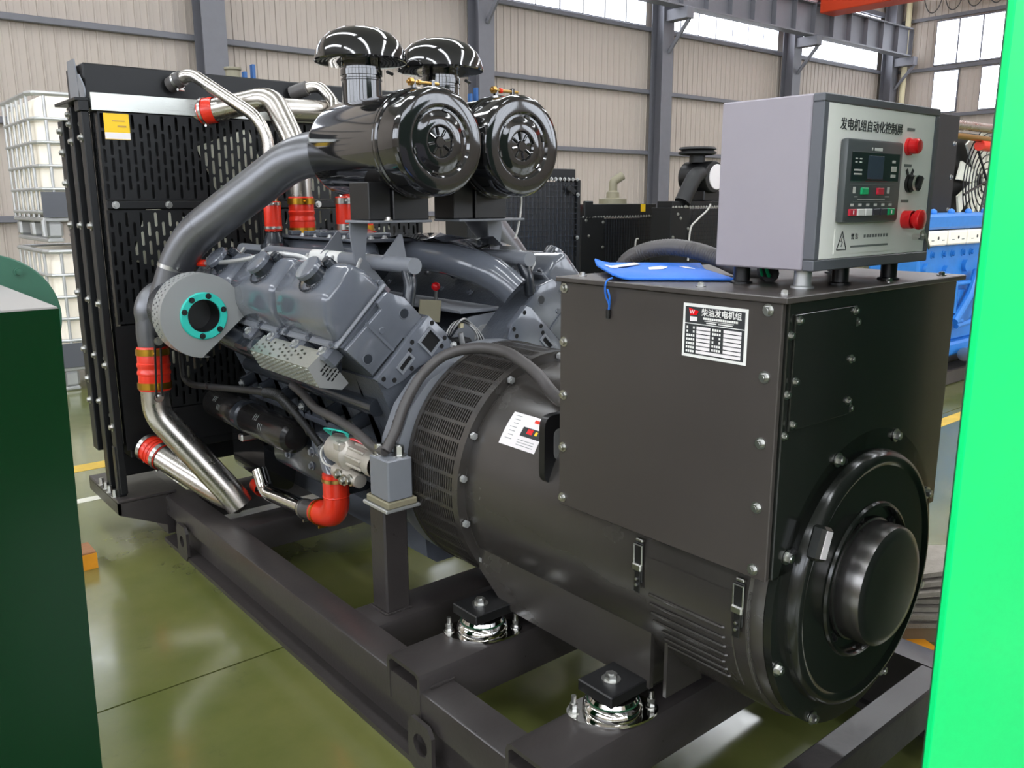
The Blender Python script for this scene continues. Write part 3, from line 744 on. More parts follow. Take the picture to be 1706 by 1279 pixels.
# ================================================================== conduits
pth, rad = corrugated([(-.045, .26, 1.376), (-.055, .33, 1.378), (-.035, .40, 1.392), (-.030, .48, 1.410), (-.040, .56, 1.418), (-.050, .64, 1.405), (-.06, .70, 1.372), (-.06, .73, 1.31)], .020)
MB().tube(pth, rad, 12).build('flexible_conduit', 'conduit', None, ang=60, label='short grey corrugated conduit arching behind the blue pouch on the terminal box', category='conduit')
cbn = T('control_cables', 'black sleeve with green and red cables under the control cabinet', 'cable', (-.1, .22, 1.358))
pth, rad = corrugated([(-.055, .26, 1.378), (-.09, .235, 1.376), (-.13, .20, 1.376)], .019)
MB().tube(pth, rad, 12).build('sleeve', 'rubber', cbn)
for i, mm in enumerate(('btn_green', 'rubber', 'btn_green')): cable('cable', [(-.125, .203 + .008 * i, 1.372 + .006 * i), (-.15, .19 + .008 * i, 1.374), (-.165, .19 + .006 * i, 1.398)], .004, mm, cbn)
for i in range(2): cable('cable', [(-.115 + .012 * i, .125, 1.398), (-.115 + .012 * i, .125, 1.362)], .0055, 'red_plastic', cbn)
pth, rad = corrugated([(-.470, 1.315, .775), (-.425, 1.325, .83), (-.388, 1.335, .895), (-.350, 1.335, .952), (-.310, 1.330, 1.00), (-.250, 1.315, 1.046), (-.205, 1.27, 1.070), (-.180, 1.18, 1.086), (-.172, 1.08, 1.084), (-.185, 1.0, 1.072), (-.205, .90, 1.048), (-.245, .80, 1.022), (-.300, .71, 1.025), (-.345, .64, 1.035), (-.35, .618, 1.035)], .0165, .010)
MB().tube(pth, rad, 12).build('flexible_conduit', 'conduit', None, ang=60, label='long grey corrugated conduit bending over the top of the alternator cooling screen', category='conduit')
# ================================================================== V engine
Q = math.sqrt(.5)
def bk(s, e, d, y): return Vector((s * (d - e) * Q, y, ZC + (d + e) * Q))
def bmat(s, e, d, y):
    ed = Vector((-s * Q, 0, Q)); dd = Vector((s * Q, 0, Q))
    Mx = Matrix((ed, Vector((0, 1, 0)), dd)).transposed().to_4x4(); Mx.translation = bk(s, e, d, y); return Mx
en = T('diesel_engine', 'dark grey V-type diesel engine with filler caps on its valve covers', 'engine', (0, 2.05, .24))
P = [(-.23, .40), (.23, .40), (.30, .56), (.31, .72), (.417, .97), (.219, 1.168), (.07, 1.02), (-.07, 1.02), (-.219, 1.168), (-.417, .97), (-.31, .72), (-.30, .56)]
MB().prism([(x, 1.44, z) for x, z in P], (0, 1.26, 0)).build('engine_block', 'engine_cast', en)
MB().prism([(x, 1.50, z) for x, z in ((-.21, .40), (.21, .40), (.20, .28), (.16, .25), (-.16, .25), (-.20, .28))], (0, 1.15, 0)).build('oil_pan', 'engine_grey', en)
# ribs and bosses along the crankcase side
for k in range(6):
    y = 1.56 + k * .19
    MB().prism([(-.312, y, .72), (-.410, y, .955), (-.345, y, .87), (-.300, y, .60)], (0, .03, 0)).build('block_rib', 'engine_cast', en)
    b = MB().cyl((-.33, y + .09, .80), (-.40, y + .09, .775), .030, .026, n=16).build('core_plug', 'engine_dark', en)
    bolts(b, [(-.401, y + .09, .7746)], (-.94, 0, -.34), .011, 'galv')
for z, w in ((.70, .012), (.56, .014)):
    MB().bb(-.318 - w, -.29, 1.45, 2.68, z - .012, z + .012, .004).build('block_flange', 'engine_grey', en)
MB().tube([(-.385, 1.50, .865), (-.385, 2.55, .865)], .030, 14).build('oil_gallery', 'engine_dark', en)
# flywheel housing
m = MB().lathe([(.36, 1.319), (.385, 1.319), (.390, 1.325), (.390, 1.40), (.38, 1.44), (.30, 1.44)], (0, 0, ZC), (0, 1, 0), 40)
fh = m.build('flywheel_housing', 'bracket_grey', en)
for k in range(6):
    a = 5 + k * 4.4
    pp = cp(.4355, a, 1.352)
    MB().rb(Matrix.Translation(pp) @ Matrix.Rotation(math.radians(a), 4, 'Y'), .004, .05, .013, .003).build('painted_slot', 'painted_void', fh)  # dark boxes painted as the shade inside the housing's vents
hp = [cp(.30, -12, 1.322), cp(.437, -12, 1.322), cp(.435, 0, 1.322), cp(.430, 15, 1.322), cp(.425, 30, 1.322), cp(.415, 45, 1.322), cp(.395, 60, 1.322), cp(.30, 60, 1.322), cp(.30, 30, 1.322)]
MB().prism(hp, (0, .10, 0)).build('housing_shoulder', 'bracket_grey', fh)
bolts(fh, [cp(.436, a, 1.335) for a in (-4, 35, 50, 65)], (-1, 0, .3), .009, 'galv')
# rear mounts on the posts
for s in (-1, 1):
    rm = MB().bb(s * .495, s * .405, 1.265, 1.375, .622, .755, .004).build('rear_mount', 'bracket_grey', en)
    MB().bb(s * .50, s * .39, 1.262, 1.395, .5985, .6215, .004).build('mount_pad', 'tan_plate', en)
    MB().bb(s * .42, s * .30, 1.315, 1.375, .63, .745, .01).build('mount_arm', 'engine_grey', en)
    bolts(rm, [(s * .468, 1.355, .755), (s * .43, 1.30, .755)], (0, 0, 1), .016, h=.03)
# cylinder banks
for s in (-1, 1):
    hd = MB().prism([bk(s, e, d, 1.47) for e, d in ((-.082, .5005), (.175, .5005), (.175, .60), (.150, .655), (-.082, .655))], (0, 1.20, 0)).build('cylinder_head', 'engine_cast', en)
    # rear end plate of the head
    pl = MB().prismb([bk(s, e, d, 1.450) for e, d in ((-.084, .520), (.080, .512), (.085, .500), (.178, .505), (.180, .600), (.150, .660), (.100, .665), (.095, .640), (-.084, .650))], (0, .020, 0), .003, 2).build('head_end_plate', 'engine_grey', en)
    for e, d, r in ((-.055, .57, .020), (.140, .565, .020)):
        c = bk(s, e, d, 1.4495); MB().lathe([(r, 0), (r * .96, -.0012), (r * .80, -.001), (r * .8, .0)], c, (0, 1, 0), 20).build('core_plug_rim', 'engine_grey', pl); MB().cyl(c, c - V(0, .0006, 0), r * .8, n=18).build('core_plug', 'engine_dark', pl)
    MB().lathe([(.0, -.003), (.010, -.003), (.012, 0)], bk(s, .045, .592, 1.4495), (0, 1, 0), 10).build('cast_mark', 'engine_grey', pl)
    MB().prism([bk(s, e, d, 1.446) for e, d in ((.020, .515), (.030, .515), (.030, .655), (.020, .655))], (0, .004, 0)).build('plate_rib', 'engine_grey', pl)
    # adapter plate below it
    ad = MB().prismb([bk(s, e, d, 1.432) for e, d in ((-.092, .510), (-.088, .455), (-.03, .425), (.03, .412), (.09, .385), (.172, .352), (.196, .400), (.192, .495), (.170, .505))], (0, .028, 0), .003, 2).build('adapter_plate', 'engine_grey', en)
    def win(e0, e1, d0, d1):
        for a in ((e0 - .008, e1 + .008, d0 - .008, d0), (e0 - .008, e1 + .008, d1, d1 + .008), (e0 - .008, e0, d0, d1), (e1, e1 + .008, d0, d1)):
            MB().prism([bk(s, e, d, 1.426) for e, d in ((a[0], a[2]), (a[1], a[2]), (a[1], a[3]), (a[0], a[3]))], (0, .006, 0)).build('window_rim', 'bracket_grey', ad)
        MB().prism([bk(s, e, d, 1.4312) for e, d in ((e0, d0), (e1, d0), (e1, d1), (e0, d1))], (0, .0006, 0)).build('painted_window', 'painted_void', ad)  # flat dark sheet, the opening's shade put into its colour
    if s < 0: win(.105, .160, .405, .462)
    win(-.01, .045, .452, .470)
    for e, d in ((-.072, .490), (-.05, .455), (.06, .475), (.085, .487), (.02, .428), (.150, .385), (.182, .470), (.178, .395)):
        c = bk(s, e, d, 1.4318); MB().cyl(c, c - V(0, .0006, 0), .0085, n=12).build('painted_hole', 'painted_void', ad)  # flat dark discs stand in for the shade inside bolt holes
    # three valve covers per bank
    for k in range(3):
        y0 = 1.492 + k * .39; yc = y0 + .187
        vc = MB().prismb([bk(s, e_, d_, y0) for e_, d_ in ((-.080, .660), (-.060, .735), (.000, .800), (.142, .805), (.166, .740), (.166, .660))], (0, .374, 0), .022, 3).build('valve_cover', 'engine_grey', en, ang=50)
        MB().rb(bmat(s, .043, .6615, yc), .272, .386, .013, .005, 1).build('cover_flange', 'bracket_grey', en)
        c = bk(s, .075, .800, yc - .045); dd = (s * Q, 0, Q)
        nk = MB().lathe([(.052, -.006), (.048, 0), (.042, .004), (.041, .030)], c, dd, 24).build('filler_neck', 'engine_dark', vc)
        MB().lathe([(.046, .030), (.048, .032), (.048, .046), (.045, .050), (.012, .051), (0, .051)], c, dd, 24).build('filler_cap', 'engine_grey', vc)
        c2 = bk(s, .128, .802, yc - .075)
        MB().lathe([(.020, -.01), (.018, .018), (.014, .020), (.014, .028), (0, .03)], c2, dd, 12).build('breather_stub', 'engine_dark', vc)
        ch = MB(); 
        for i in range(22):
            t = i / 21; a = math.pi * (1.05 + .9 * t)
            q = bk(s, .075 + .066 * math.sin(a), .811 - .004 * math.sin(math.pi * t), yc - .045 + .066 * math.cos(a)); ch.sph(q, .0042, 6)
        ch.build('cap_chain', 'engine_dark', vc, kind='stuff')
        for e, yy in ((-.086, y0 + .02), (-.083, y0 + .187), (-.083, y0 + .354), (.174, y0 + .02), (.174, y0 + .187), (.174, y0 + .354)):
            inst('bolt', bolt_mesh(.009, 'engine_grey'), bk(s, e, .668, yy), vc, zto(dd))
    # exhaust ports and the injector pipes beside the covers
    for k in range(6):
        y = 1.52 + k * .195
        MB().rb(bmat(s, -.108, .632, y + .03), .062, .070, .060, .010, 1).build('exhaust_port', 'engine_grey', en)
        inst('bolt', bolt_mesh(.011, 'galv'), bk(s, -.112, .662, y + .03), en, zto((s * Q, 0, Q)))
        a, b, c_ = bk(s, .165, .662, y + .05), bk(s, .172, .72, y + .07), bk(s, .225, .72, y + .11)
        cable('injector_pipe', [a, b, c_], .006, 'galv', en)
        MB().rb(bmat(s, .162, .675, y + .02), .030, .035, .030, .006, 1).build('rocker_fitting', 'engine_grey', en)
        inst('bolt', bolt_mesh(.009, 'galv'), bk(s, .155, .690, y + .02), en, zto((s * Q, 0, Q)))
        MB().rb(bmat(s, .195, .615, y + .07) @ Matrix.Rotation(.4 * (-1) ** k, 4, 'Z'), .03, .03, .06, .006, 1).build('fuel_fitting', 'galv' if k % 2 else 'engine_grey', en)
    # coolant rail
    rl = MB().cyl((s * .25, 1.455, 1.33), (s * .25, 2.86, 1.33), .027, n=24).build('coolant_rail', 'bracket_grey', en)
    if s < 0:
        MB().lathe([(.0276, 1.93), (.0276, 2.02)], (s * .25, 0, 1.33), (0, 1, 0), 24).build('rail_label', 'white', rl)
        MB().lathe([(.0276, 2.03), (.0276, 2.16)], (s * .25, 0, 1.33), (0, 1, 0), 24).build('rail_label', 'white', rl)
        for y in (1.62, 2.06):
            MB().prism([(-.275, y, 1.345), (-.175, y, 1.345), (-.190, y, 1.425), (-.20, y, 1.428)], (0, .007, 0)).build('rail_gusset', 'bracket_grey', rl)
    # elbow from the rail down to the head
    MB().tube(fil([(s * .25, 1.50, 1.315), (s * .255, 1.475, 1.27), (s * .27, 1.475, 1.20)], .03), .022, 12).build('rail_elbow', 'engine_dark', en)
    # intake manifold
    x = s * .105
    if s < 0:
        MB().tube([(x, 2.72, 1.335), (x, 2.3, 1.335), (x, 2.0, 1.330), (x, 1.96, 1.32)], [.055, .055, .055, .03], 20).build('intake_manifold', 'engine_grey', en)
        continue
    mf = MB().tube(spline([(x, 2.72, 1.335), (x, 2.3, 1.335), (x, 1.9, 1.330), (x * 1.05, 1.68, 1.315), (x * 1.35, 1.53, 1.275), (x * 1.75, 1.46, 1.215)], 5), [.062] * 21 + [.059] * 5, 20).build('intake_manifold', 'engine_grey', en)
    MB().tube(spline([(x, 2.72, 1.396), (x, 2.3, 1.396), (x, 1.9, 1.392), (x * 1.05, 1.68, 1.374), (x * 1.35, 1.515, 1.330), (x * 1.75, 1.435, 1.262)], 5), .006, 6).build('manifold_seam', 'engine_grey', mf)
    for k in range(5): inst('bolt', bolt_mesh(.010, 'engine_grey'), (s * .205, 1.56 + k * .2, 1.188), en, zto((-s * Q, 0, Q)))
# valley cover with its injection pump hardware
MB().bb(-.075, .075, 1.95, 2.70, 1.02, 1.16, .01).build('valley_housing', 'engine_dark', en)
vp = MB().bb(-.17, .17, 1.95, 2.78, 1.385, 1.397, .003).build('valley_plate', 'engine_grey', en)
for i in range(6):
    for x in (-.14, -.09, -.03, .04):
        inst('bolt', bolt_mesh(.009, 'galv'), (x, 2.0 + i * .12, 1.397), vp)
for i in range(5):
    MB().bb(-.155 + .012 * (i % 2), .02, 2.03 + i * .13, 2.075 + i * .13, 1.3975, 1.418, .004).build('pump_block', 'engine_grey', vp)
MB().bb(-.02, .06, 2.1, 2.7, 1.3975, 1.408, .003).build('pump_rail', 'rubber', vp)
# black dust cover sheet over the right manifold
m = MB()
for i in range(13):
    for j in range(7):
        y = 1.55 + i * .09; x = .02 + j * .045
        m.v.append(Vector((x, y, 1.405 + .010 * math.sin(i * 1.7 + j) + .008 * math.cos(j * 2.3 + i * .6) - .012 * max(0, j - 3))))
for i in range(12):
    for j in range(6): a = i * 7 + j; m.f.append((a, a + 1, a + 8, a + 7))
m.build('dust_sheet', 'gloss_black', en, ang=60)
# bracket with a rounded window in the valley
O = rpoly([(-.02, 1.575, .985), (.215, 1.575, .985), (.215, 1.575, 1.135), (.055, 1.575, 1.122), (-.02, 1.575, 1.05)], .012, 3)
I = rpoly([(.085, 1.575, 1.012), (.130, 1.575, 1.012), (.178, 1.575, 1.092), (.100, 1.575, 1.088), (.080, 1.575, 1.05)], .02, 3)
vb = MB().prism(O, (0, .010, 0)).build('valley_bracket', 'bracket_grey', en)
MB().prism(I, (0, -.0008, 0)).build('bracket_window', 'galv', vb)
MB().bb(.02, .235, 1.575, 2.6, 1.136, 1.150, .003).build('valley_ledge', 'bracket_grey', en)
MB().rb(Matrix.Translation((-.070, 1.64, 1.150)) @ Matrix.Rotation(.12, 4, 'Y'), .095, .006, .080, .002).build('tan_data_plate', 'tan_plate', en)
kb = MB().cyl((.12, 1.873, 1.15), (.12, 1.873, 1.195), .007, n=10).build('lever_rod', 'zinc', en)
MB().sph((.12, 1.873, 1.209), .018, 16).build('red_knob', 'red_plastic', kb)
for i in range(5):
    r = .045 + .007 * i
    cable('wire', [(-.10 + .004 * i, 1.50, 1.08), (-.06, 1.50 - .01 * i, 1.10 + r * .5), (.0, 1.49, 1.09 + r * .35), (.035 + .006 * i, 1.49, 1.05), (.02 + .006 * i, 1.49, .99)], .004, 'satin_black' if i % 2 else 'galv', en)
sn = MB().cyl((-.045, 1.49, 1.085), (-.03, 1.49, 1.02), .010, n=12).build('sensor', 'galv', en)
MB().bb(-.05, -.034, 1.482, 1.498, 1.102, 1.120, .002).build('sensor_plug', 'cream', sn)
MB().bb(-.12, .02, 1.50, 1.56, .98, 1.06, .01).build('harness_box', 'rubber', en)
# bent plate that carries the air cleaners
for s in (-1, 1):
    pts = [(-.345, 1.70, 1.466), (-.275, 1.70, 1.476), (-.292, 1.70, 1.345), (-.200, 1.70, 1.235), (-.245, 1.70, 1.225), (-.330, 1.70, 1.330), (-.348, 1.70, 1.43)]
    MB().prism([(s * -p[0] - (.03 if s > 0 else 0), p[1], p[2]) for p in pts], (0, .008, 0)).build('cleaner_bracket', 'bracket_grey', en)
    MB().bb(-.355 if s < 0 else .012, -.105 if s < 0 else .315, 1.56, 1.72, 1.467, 1.476, .002).build('cleaner_shelf', 'bracket_grey', en)
bolts(en, [(-.25, 1.66, 1.476), (.25, 1.66, 1.476), (-.30, 1.53, 1.476)], (0, 0, 1), .010)
# thermostat housings at the front
for x, y in ((-.215, 2.6), (-.08, 2.6), (.10, 2.55), (.17, 2.55)):
    MB().lathe([(.060, 0), (.060, .02), (.046, .03), (.040, .05), (.030, .075)], (x, y, 1.335), (0, 0, 1), 20).build('thermostat_housing', 'engine_dark', en)
MB().bb(-.32, .32, 2.50, 2.72, 1.16, 1.336, .02).build('water_housing', 'engine_dark', en)
MB().prism(rpoly([(-.27, 2.72, .45), (.27, 2.72, .45), (.30, 2.72, .95), (.10, 2.72, 1.12), (-.10, 2.72, 1.12), (-.30, 2.72, .95)], .08), (0, .10, 0)).build('timing_cover', 'engine_dark', en)
MB().lathe([(.10, 0), (.10, .04), (.085, .045), (.085, .06), (.10, .065), (.10, .09), (0, .09)], (0, 2.82, .86), (0, 1, 0), 32).build('fan_pulley', 'satin_black', en)
# exhaust manifold and its perforated heat shield (left), plain manifold (right)
for s in (-1, 1): MB().tube([(s * .515, 1.58, 1.005), (s * .515, 2.20, 1.005), (s * .58, 2.33, 1.05)], .050, 18).build('exhaust_manifold', 'engine_dark', en)
SB, SCp, SG, SF, SE = V(-.545, 0, 1.068), V(-.604, 0, 1.021), V(-.566, 0, .951), V(-.485, 0, .933), V(-.460, 0, .952)
hs = T('heat_shield', 'bright perforated steel heat shield over the exhaust manifold, below the valve covers', 'heat shield', (-.54, 1.78, .933))
def face(A, B, y0, y1, name, pu, pv, sw, sl, **k):
    L = (B - A).length; dr = (B - A).normalized(); nn = Vector((dr.z, 0, -dr.x))
    m = MB(); perf(m, lambda u, v, d: A + dr * v + V(0, u, 0) + nn * d, y0, y1, 0, L, pu, pv, sw, sl, **k); m.build(name, 'brushed', hs, ang=0)
face(SB, SCp, 1.55, 2.0, 'top_sheet', .034, .019, .012, .008, solid=lambda u, v: v < .012 or (u < 1.62) or random.random() < .15)
face(SCp, SG, 1.55, 2.0, 'side_sheet', .020, .0128, .014, .0058)
MB().add([SG + V(0, 1.55, 0), SG + V(0, 2.0, 0), SF + V(0, 2.0, 0), SF + V(0, 1.55, 0)], [(0, 1, 2, 3)]).build('bottom_sheet', 'brushed', hs)
E_ = [SB, SCp, SG, SF, SE]
m = MB().add([p + V(0, 1.55, 0) for p in E_], [(0, 1, 2, 3, 4)])
es_ = m.build('end_sheet', 'galv', hs)
c0 = V(-.530, 1.5494, 1.015)
for i in range(5):
    for j in range(3):
        q = c0 + Vector((Q, 0, -Q)) * (i * .013 - .012) + Vector((-Q, 0, -Q)) * (j * .017 - .012 + .006 * (i % 2))
        MB().rb(Matrix.Translation(q) @ Matrix.Rotation(math.radians(45), 4, 'Y'), .005, .0012, .014).build('painted_slot', 'painted_void', es_)  # slots are dark blocks on the sheet, their shade is painted
# turbocharger mounting block
tbk = MB().rb(bmat(-1, -.13, .60, 2.16), .10, .15, .09, .012, 1).build('turbo_mount', 'engine_dark', en)
for e, y in ((-.16, 2.12), (-.10, 2.20), (-.10, 2.12)): inst('bolt', bolt_mesh(.011, 'engine_dark'), bk(-1, e, .645, y), tbk, zto((-Q, 0, Q)))
# lower left auxiliaries
MB().prism(rpoly([(-.40, 2.42, .60), (-.40, 2.42, .36), (-.28, 2.42, .30), (-.22, 2.42, .60)], .05), (0, .34, 0)).build('pump_casing', 'gloss_black', en)
MB().rb(Matrix.Translation((-.345, 2.02, .565)), .13, .60, .15, .03, 2).build('gear_housing', 'engine_dark', en)
for y in (1.80, 1.95, 2.15): bolts(en, [(-.411, y, .56)], (-1, 0, 0), .012, 'engine_grey')
MB().rb(Matrix.Translation((-.40, 1.83, .665)), .09, .13, .09, .02, 2).build('water_inlet_housing', 'engine_grey', en)
bolts(en, [(-.446, 1.79, .66), (-.446, 1.87, .64)], (-1, 0, 0), .013, 'engine_grey')
MB().tube(fil([(-.41, 1.83, .66), (-.445, 1.75, .635), (-.452, 1.695, .59), (-.452, 1.69, .55)], .04), .033, 16).build('water_inlet_pipe', 'engine_grey', en)
# oil filters
of = T('oil_filter', 'long black canister oil filter lying along the lower left side of the engine', 'oil filter', (-.462, 2.42, .60))
MB().lathe([(0, 1.965), (.045, 1.969), (.060, 1.985), (.064, 2.02), (.064, 2.37), (.056, 2.385), (.056, 2.395)], (-.462, 0, .672), (0, 1, 0), 28).build('canister', 'filter_black', of)
MB().lathe([(.056, 2.395), (.066, 2.40), (.066, 2.44), (.056, 2.445)], (-.462, 0, .672), (0, 1, 0), 28).build('filter_head', 'engine_dark', of)
MB().lathe([(.056, 2.445), (.064, 2.46), (.064, 2.75), (.05, 2.775), (0, 2.78)], (-.462, 0, .672), (0, 1, 0), 28).build('canister', 'filter_black', of)
for y0, a_ in ((2.14, 5), (2.20, 30), (2.56, 5), (2.62, 30)):
    for j in range(3): MB().lathe([(.0643, y0 + .014 * j), (.0643, y0 + .005 + .014 * j)], (-.462, 0, .672), (0, 1, 0), 5, math.radians(a_), math.radians(a_ + 22)).build('canister_print', 'ink_grey', of)
MB().bb(-.50, -.36, 2.40, 2.44, .57, .60, .006).build('filter_clamp', 'zinc', of)
# starter motor
sm_ = T('starter_motor', 'silver cast aluminium starter motor beside the rear engine mount', 'starter motor', (-.44, 1.53, .64))
MB().lathe([(0, 1.70), (.040, 1.698), (.050, 1.685), (.052, 1.60), (.046, 1.595)], (-.445, 0, .700), (0, 1, 0), 24).build('motor_body', 'cast_alu', sm_)
MB().lathe([(.046, 1.598), (.058, 1.595), (.058, 1.565), (.042, 1.55), (.036, 1.46), (.045, 1.44), (.045, 1.40)], (-.445, 0, .700), (0, 1, 0), 24).build('nose_housing', 'cast_alu', sm_)
for a in range(5): MB().rb(Matrix.Translation((-.445 - .043 * math.cos(a * .7 - .5), 1.50, .70 + .043 * math.sin(a * .7 - .5))), .010, .10, .010, .003).build('housing_rib', 'cast_alu', sm_)
MB().rb(Matrix.Translation((-.488, 1.58, .735)), .03, .045, .03, .006).build('mounting_ear', 'cast_alu', sm_)
MB().lathe([(0, 1.665), (.026, 1.66), (.028, 1.58), (.024, 1.50), (0, 1.495)], (-.46, 0, .625), (0, 1, 0), 20).build('solenoid', 'cast_alu', sm_)
bolts(sm_, [(-.485, 1.60, .63), (-.487, 1.56, .62), (-.48, 1.53, .625)], (-1, 0, 0), .014, 'zinc')
cable('starter_wire', [(-.46, 1.665, .63), (-.49, 1.70, .65), (-.485, 1.72, .69), (-.45, 1.71, .72)], .004, 'wire_white', sm_)
for i in range(4): cable('starter_wire', [(-.46, 1.69, .745), (-.47 - .01 * i, 1.66, .77 + .004 * i), (-.46, 1.61 - .01 * i, .775), (-.45, 1.59, .757)], .003, 'teal', sm_)
cable('starter_wire', [(-.45, 1.58, .75), (-.455, 1.54, .76), (-.44, 1.50, .75)], .004, 'red_plastic', sm_)
# wiring harness along the block
hn = cable('wiring_harness', [(-.44, 2.02, .865), (-.445, 1.92, .845), (-.45, 1.82, .815), (-.455, 1.70, .81), (-.455, 1.60, .80), (-.46, 1.50, .79), (-.465, 1.40, .768), (-.468, 1.32, .772)], .016, 'conduit', None, n=12)
hn['label'] = 'grey wiring harness sleeve drooping above the silver starter motor'; hn['category'] = 'harness'
pth = fil([(-.62, 2.69, .98), (-.62, 2.68, .805), (-.615, 2.60, .795), (-.55, 2.10, .845), (-.53, 1.93, .855), (-.505, 1.85, .79), (-.46, 1.78, .69)], .05)
oh = MB().tube(pth, .0135, 12).build('oil_drain_hose', 'rubber', None, label='thin black hose running from the turbocharger past the oil filter', category='hose')
cor, rd = corrugated([(-.545, 2.03, .851), (-.53, 1.96, .852), (-.518, 1.905, .825), (-.505, 1.87, .80)], .018)
MB().tube(cor, rd, 10).build('corrugated_sleeve', 'rubber', oh)
for p in ((-.60, 2.45, .815), (-.48, 1.815, .735)): MB().lathe([(.016, -.005), (.017, 0), (.016, .005)], p, (.15, -1, .1), 12).build('hose_tie', 'satin_black', oh)
# breather hose with orange end on the valve covers
bh = cable('breather_tube', [(-.60, 2.56, 1.30), (-.55, 2.45, 1.302), (-.535, 2.2, 1.325), (-.485, 2.05, 1.352), (-.445, 1.93, 1.352), (-.43, 1.84, 1.335), (-.44, 1.76, 1.295)], .0085, 'galv', None, n=12)
bh['label'] = 'slim silver tube arching over the valve cover filler caps'; bh['category'] = 'tube'
MB().cyl((-.58, 2.52, 1.301), (-.565, 2.485, 1.301), .014, n=12).build('tube_collar', 'red_hose', bh)
# ================================================================== air cleaners
def air_cleaner(s, label):
    x, z = s * .172, 1.723
    t = T('air_cleaner', label, 'air cleaner', (x, 1.7, 1.476), 'twin air cleaners above the engine')
    cap = MB().lathe([(0, 1.406), (.016, 1.406), (.019, 1.412), (.046, 1.413), (.051, 1.4045), (.084, 1.4035), (.092, 1.4085), (.106, 1.4085), (.113, 1.4015), (.150, 1.400), (.162, 1.404), (.169, 1.414), (.1705, 1.425), (.1705, 1.515)], (x, 0, z), (0, 1, 0), 72).build('end_cap', 'gloss_black', t)
    for k in range(8):
        a = 2 * math.pi * k / 8 + .2
        MB().rb(Matrix.Translation((x + .033 * math.cos(a), 1.411, z + .033 * math.sin(a))) @ Matrix.Rotation(-a, 4, 'Y') @ Matrix.Rotation(.5, 4, 'X'), .026, .006, .009, .002).build('cap_rib', 'gloss_black', cap)
    for k in range(6):
        a = 2 * math.pi * k / 6 + .3
        MB().rb(Matrix.Translation((x + .099 * math.cos(a), 1.407, z + .099 * math.sin(a))) @ Matrix.Rotation(-a, 4, 'Y'), .010, .006, .024, .003).build('cap_dimple', 'gloss_black', cap)
    MB().lathe([(.1705, 1.515), (.1765, 1.518), (.1765, 1.530), (.172, 1.533), (.1765, 1.536), (.1765, 1.550), (.1695, 1.553)], (x, 0, z), (0, 1, 0), 72).build('clamp_band', 'gloss_black', t)
    MB().lathe([(.1690, 1.552), (.1680, 1.985), (.164, 2.005), (.150, 2.012), (0, 2.014)], (x, 0, z), (0, 1, 0), 72).build('canister', 'gloss_black', t)
    for dx in (-.020, .055): MB().bb(x + dx, x + dx + .012, 1.525, 1.542, z + .174, z + .205, .002).build('clamp_lug', 'gloss_black', t)
    rod = MB().cyl((x - .038, 1.533, z + .194), (x + .085, 1.533, z + .194), .0055, n=10).build('clamp_bolt', 'brass', t)
    MB().cyl((x - .030, 1.533, z + .194), (x - .016, 1.533, z + .194), .013, n=6).build('nut', 'brass', rod); MB().cyl((x + .003, 1.533, z + .194), (x + .012, 1.533, z + .194), .009, n=10).build('nut', 'red_hose' if s > 0 else 'brass', rod)
    # rain cap on its stub
    MB().lathe([(.0705, 1.86), (.0705, 1.955), (.073, 1.957), (.073, 1.962), (.0705, 1.964), (.069, 2.05), (.0, 2.05)], (x, 1.885, 0), (0, 0, 1), 40).build('inlet_stub', 'gloss_black', t)
    cl = MB().lathe([(.071, 1.972), (.0745, 1.973), (.0745, 1.992), (.071, 1.993)], (x, 1.885, 0), (0, 0, 1), 40).build('stub_clamp', 'gloss_black', t)
    MB().cyl((x + .055, 1.80, 1.983), (x + .085, 1.815, 1.980), .006, n=8).build('clamp_screw', 'satin_black', cl)
    rc = MB().lathe([(.072, 2.020), (.150, 2.016), (.161, 2.018), (.164, 2.023), (.162, 2.032), (.156, 2.055), (.140, 2.086), (.112, 2.112), (.070, 2.130), (.03, 2.137), (0, 2.138)], (x, 1.885, 0), (0, 0, 1), 64).build('rain_cap', 'gloss_black', t)
    # black saddle below
    MB().bb(x - .172, x - .088, 1.575, 1.70, 1.4765, 1.60, .003).build('saddle_box', 'satin_black', t)
    MB().bb(x - .084, x + .058, 1.565, 1.70, 1.4765, 1.575, .003).build('saddle_box', 'satin_black', t)
    return t
air_cleaner(-1, 'glossy black air cleaner canister with a domed rain cap, nearer the camera')
air_cleaner(1, 'glossy black air cleaner canister behind the nearer one, on its right')
def clamp(parent, c, ax, r, mm='gold', wdt=.012):
    cl = MB().lathe([(r, -wdt / 2), (r + .003, -wdt / 2), (r + .003, wdt / 2), (r, wdt / 2), (r, -wdt / 2)], c, ax, 24).build('hose_clamp', mm, parent)
    x, y, a = frame(ax); p = Vector(c) - y * (r + .006) if abs(a.z) < .9 else Vector(c) + V(-.2, -1, 0).normalized() * (r + .006)
    MB().cyl(p - x * .018, p + x * .018, .006, n=8).build('clamp_screw', mm, cl)
    return cl
# left intake duct
ip = T('intake_duct', 'fat grey intake duct curving down from the nearer air cleaner to the turbocharger', 'duct', (-.45, 2.3, 1.12))
pth = fil([(-.190, 2.0, 1.722), (-.330, 2.10, 1.705), (-.625, 2.545, 1.375), (-.700, 2.615, 1.12)], [.10, .13], 8)
L = len(pth); MB().tube(pth[:int(L * .55)], [.083 - .014 * i / L for i in range(int(L * .55))], 28).build('upper_section', 'pipe_grey', ip)
k0 = int(L * .55) - 1; rest = pth[k0:]
MB().tube(rest, [.0765 - .014 * i / len(rest) for i in range(len(rest))], 28).build('lower_section', 'pipe_grey', ip)
clamp(ip, (-.652, 2.57, 1.285), (-.12, .1, -.5), .066, 'zinc', .016)
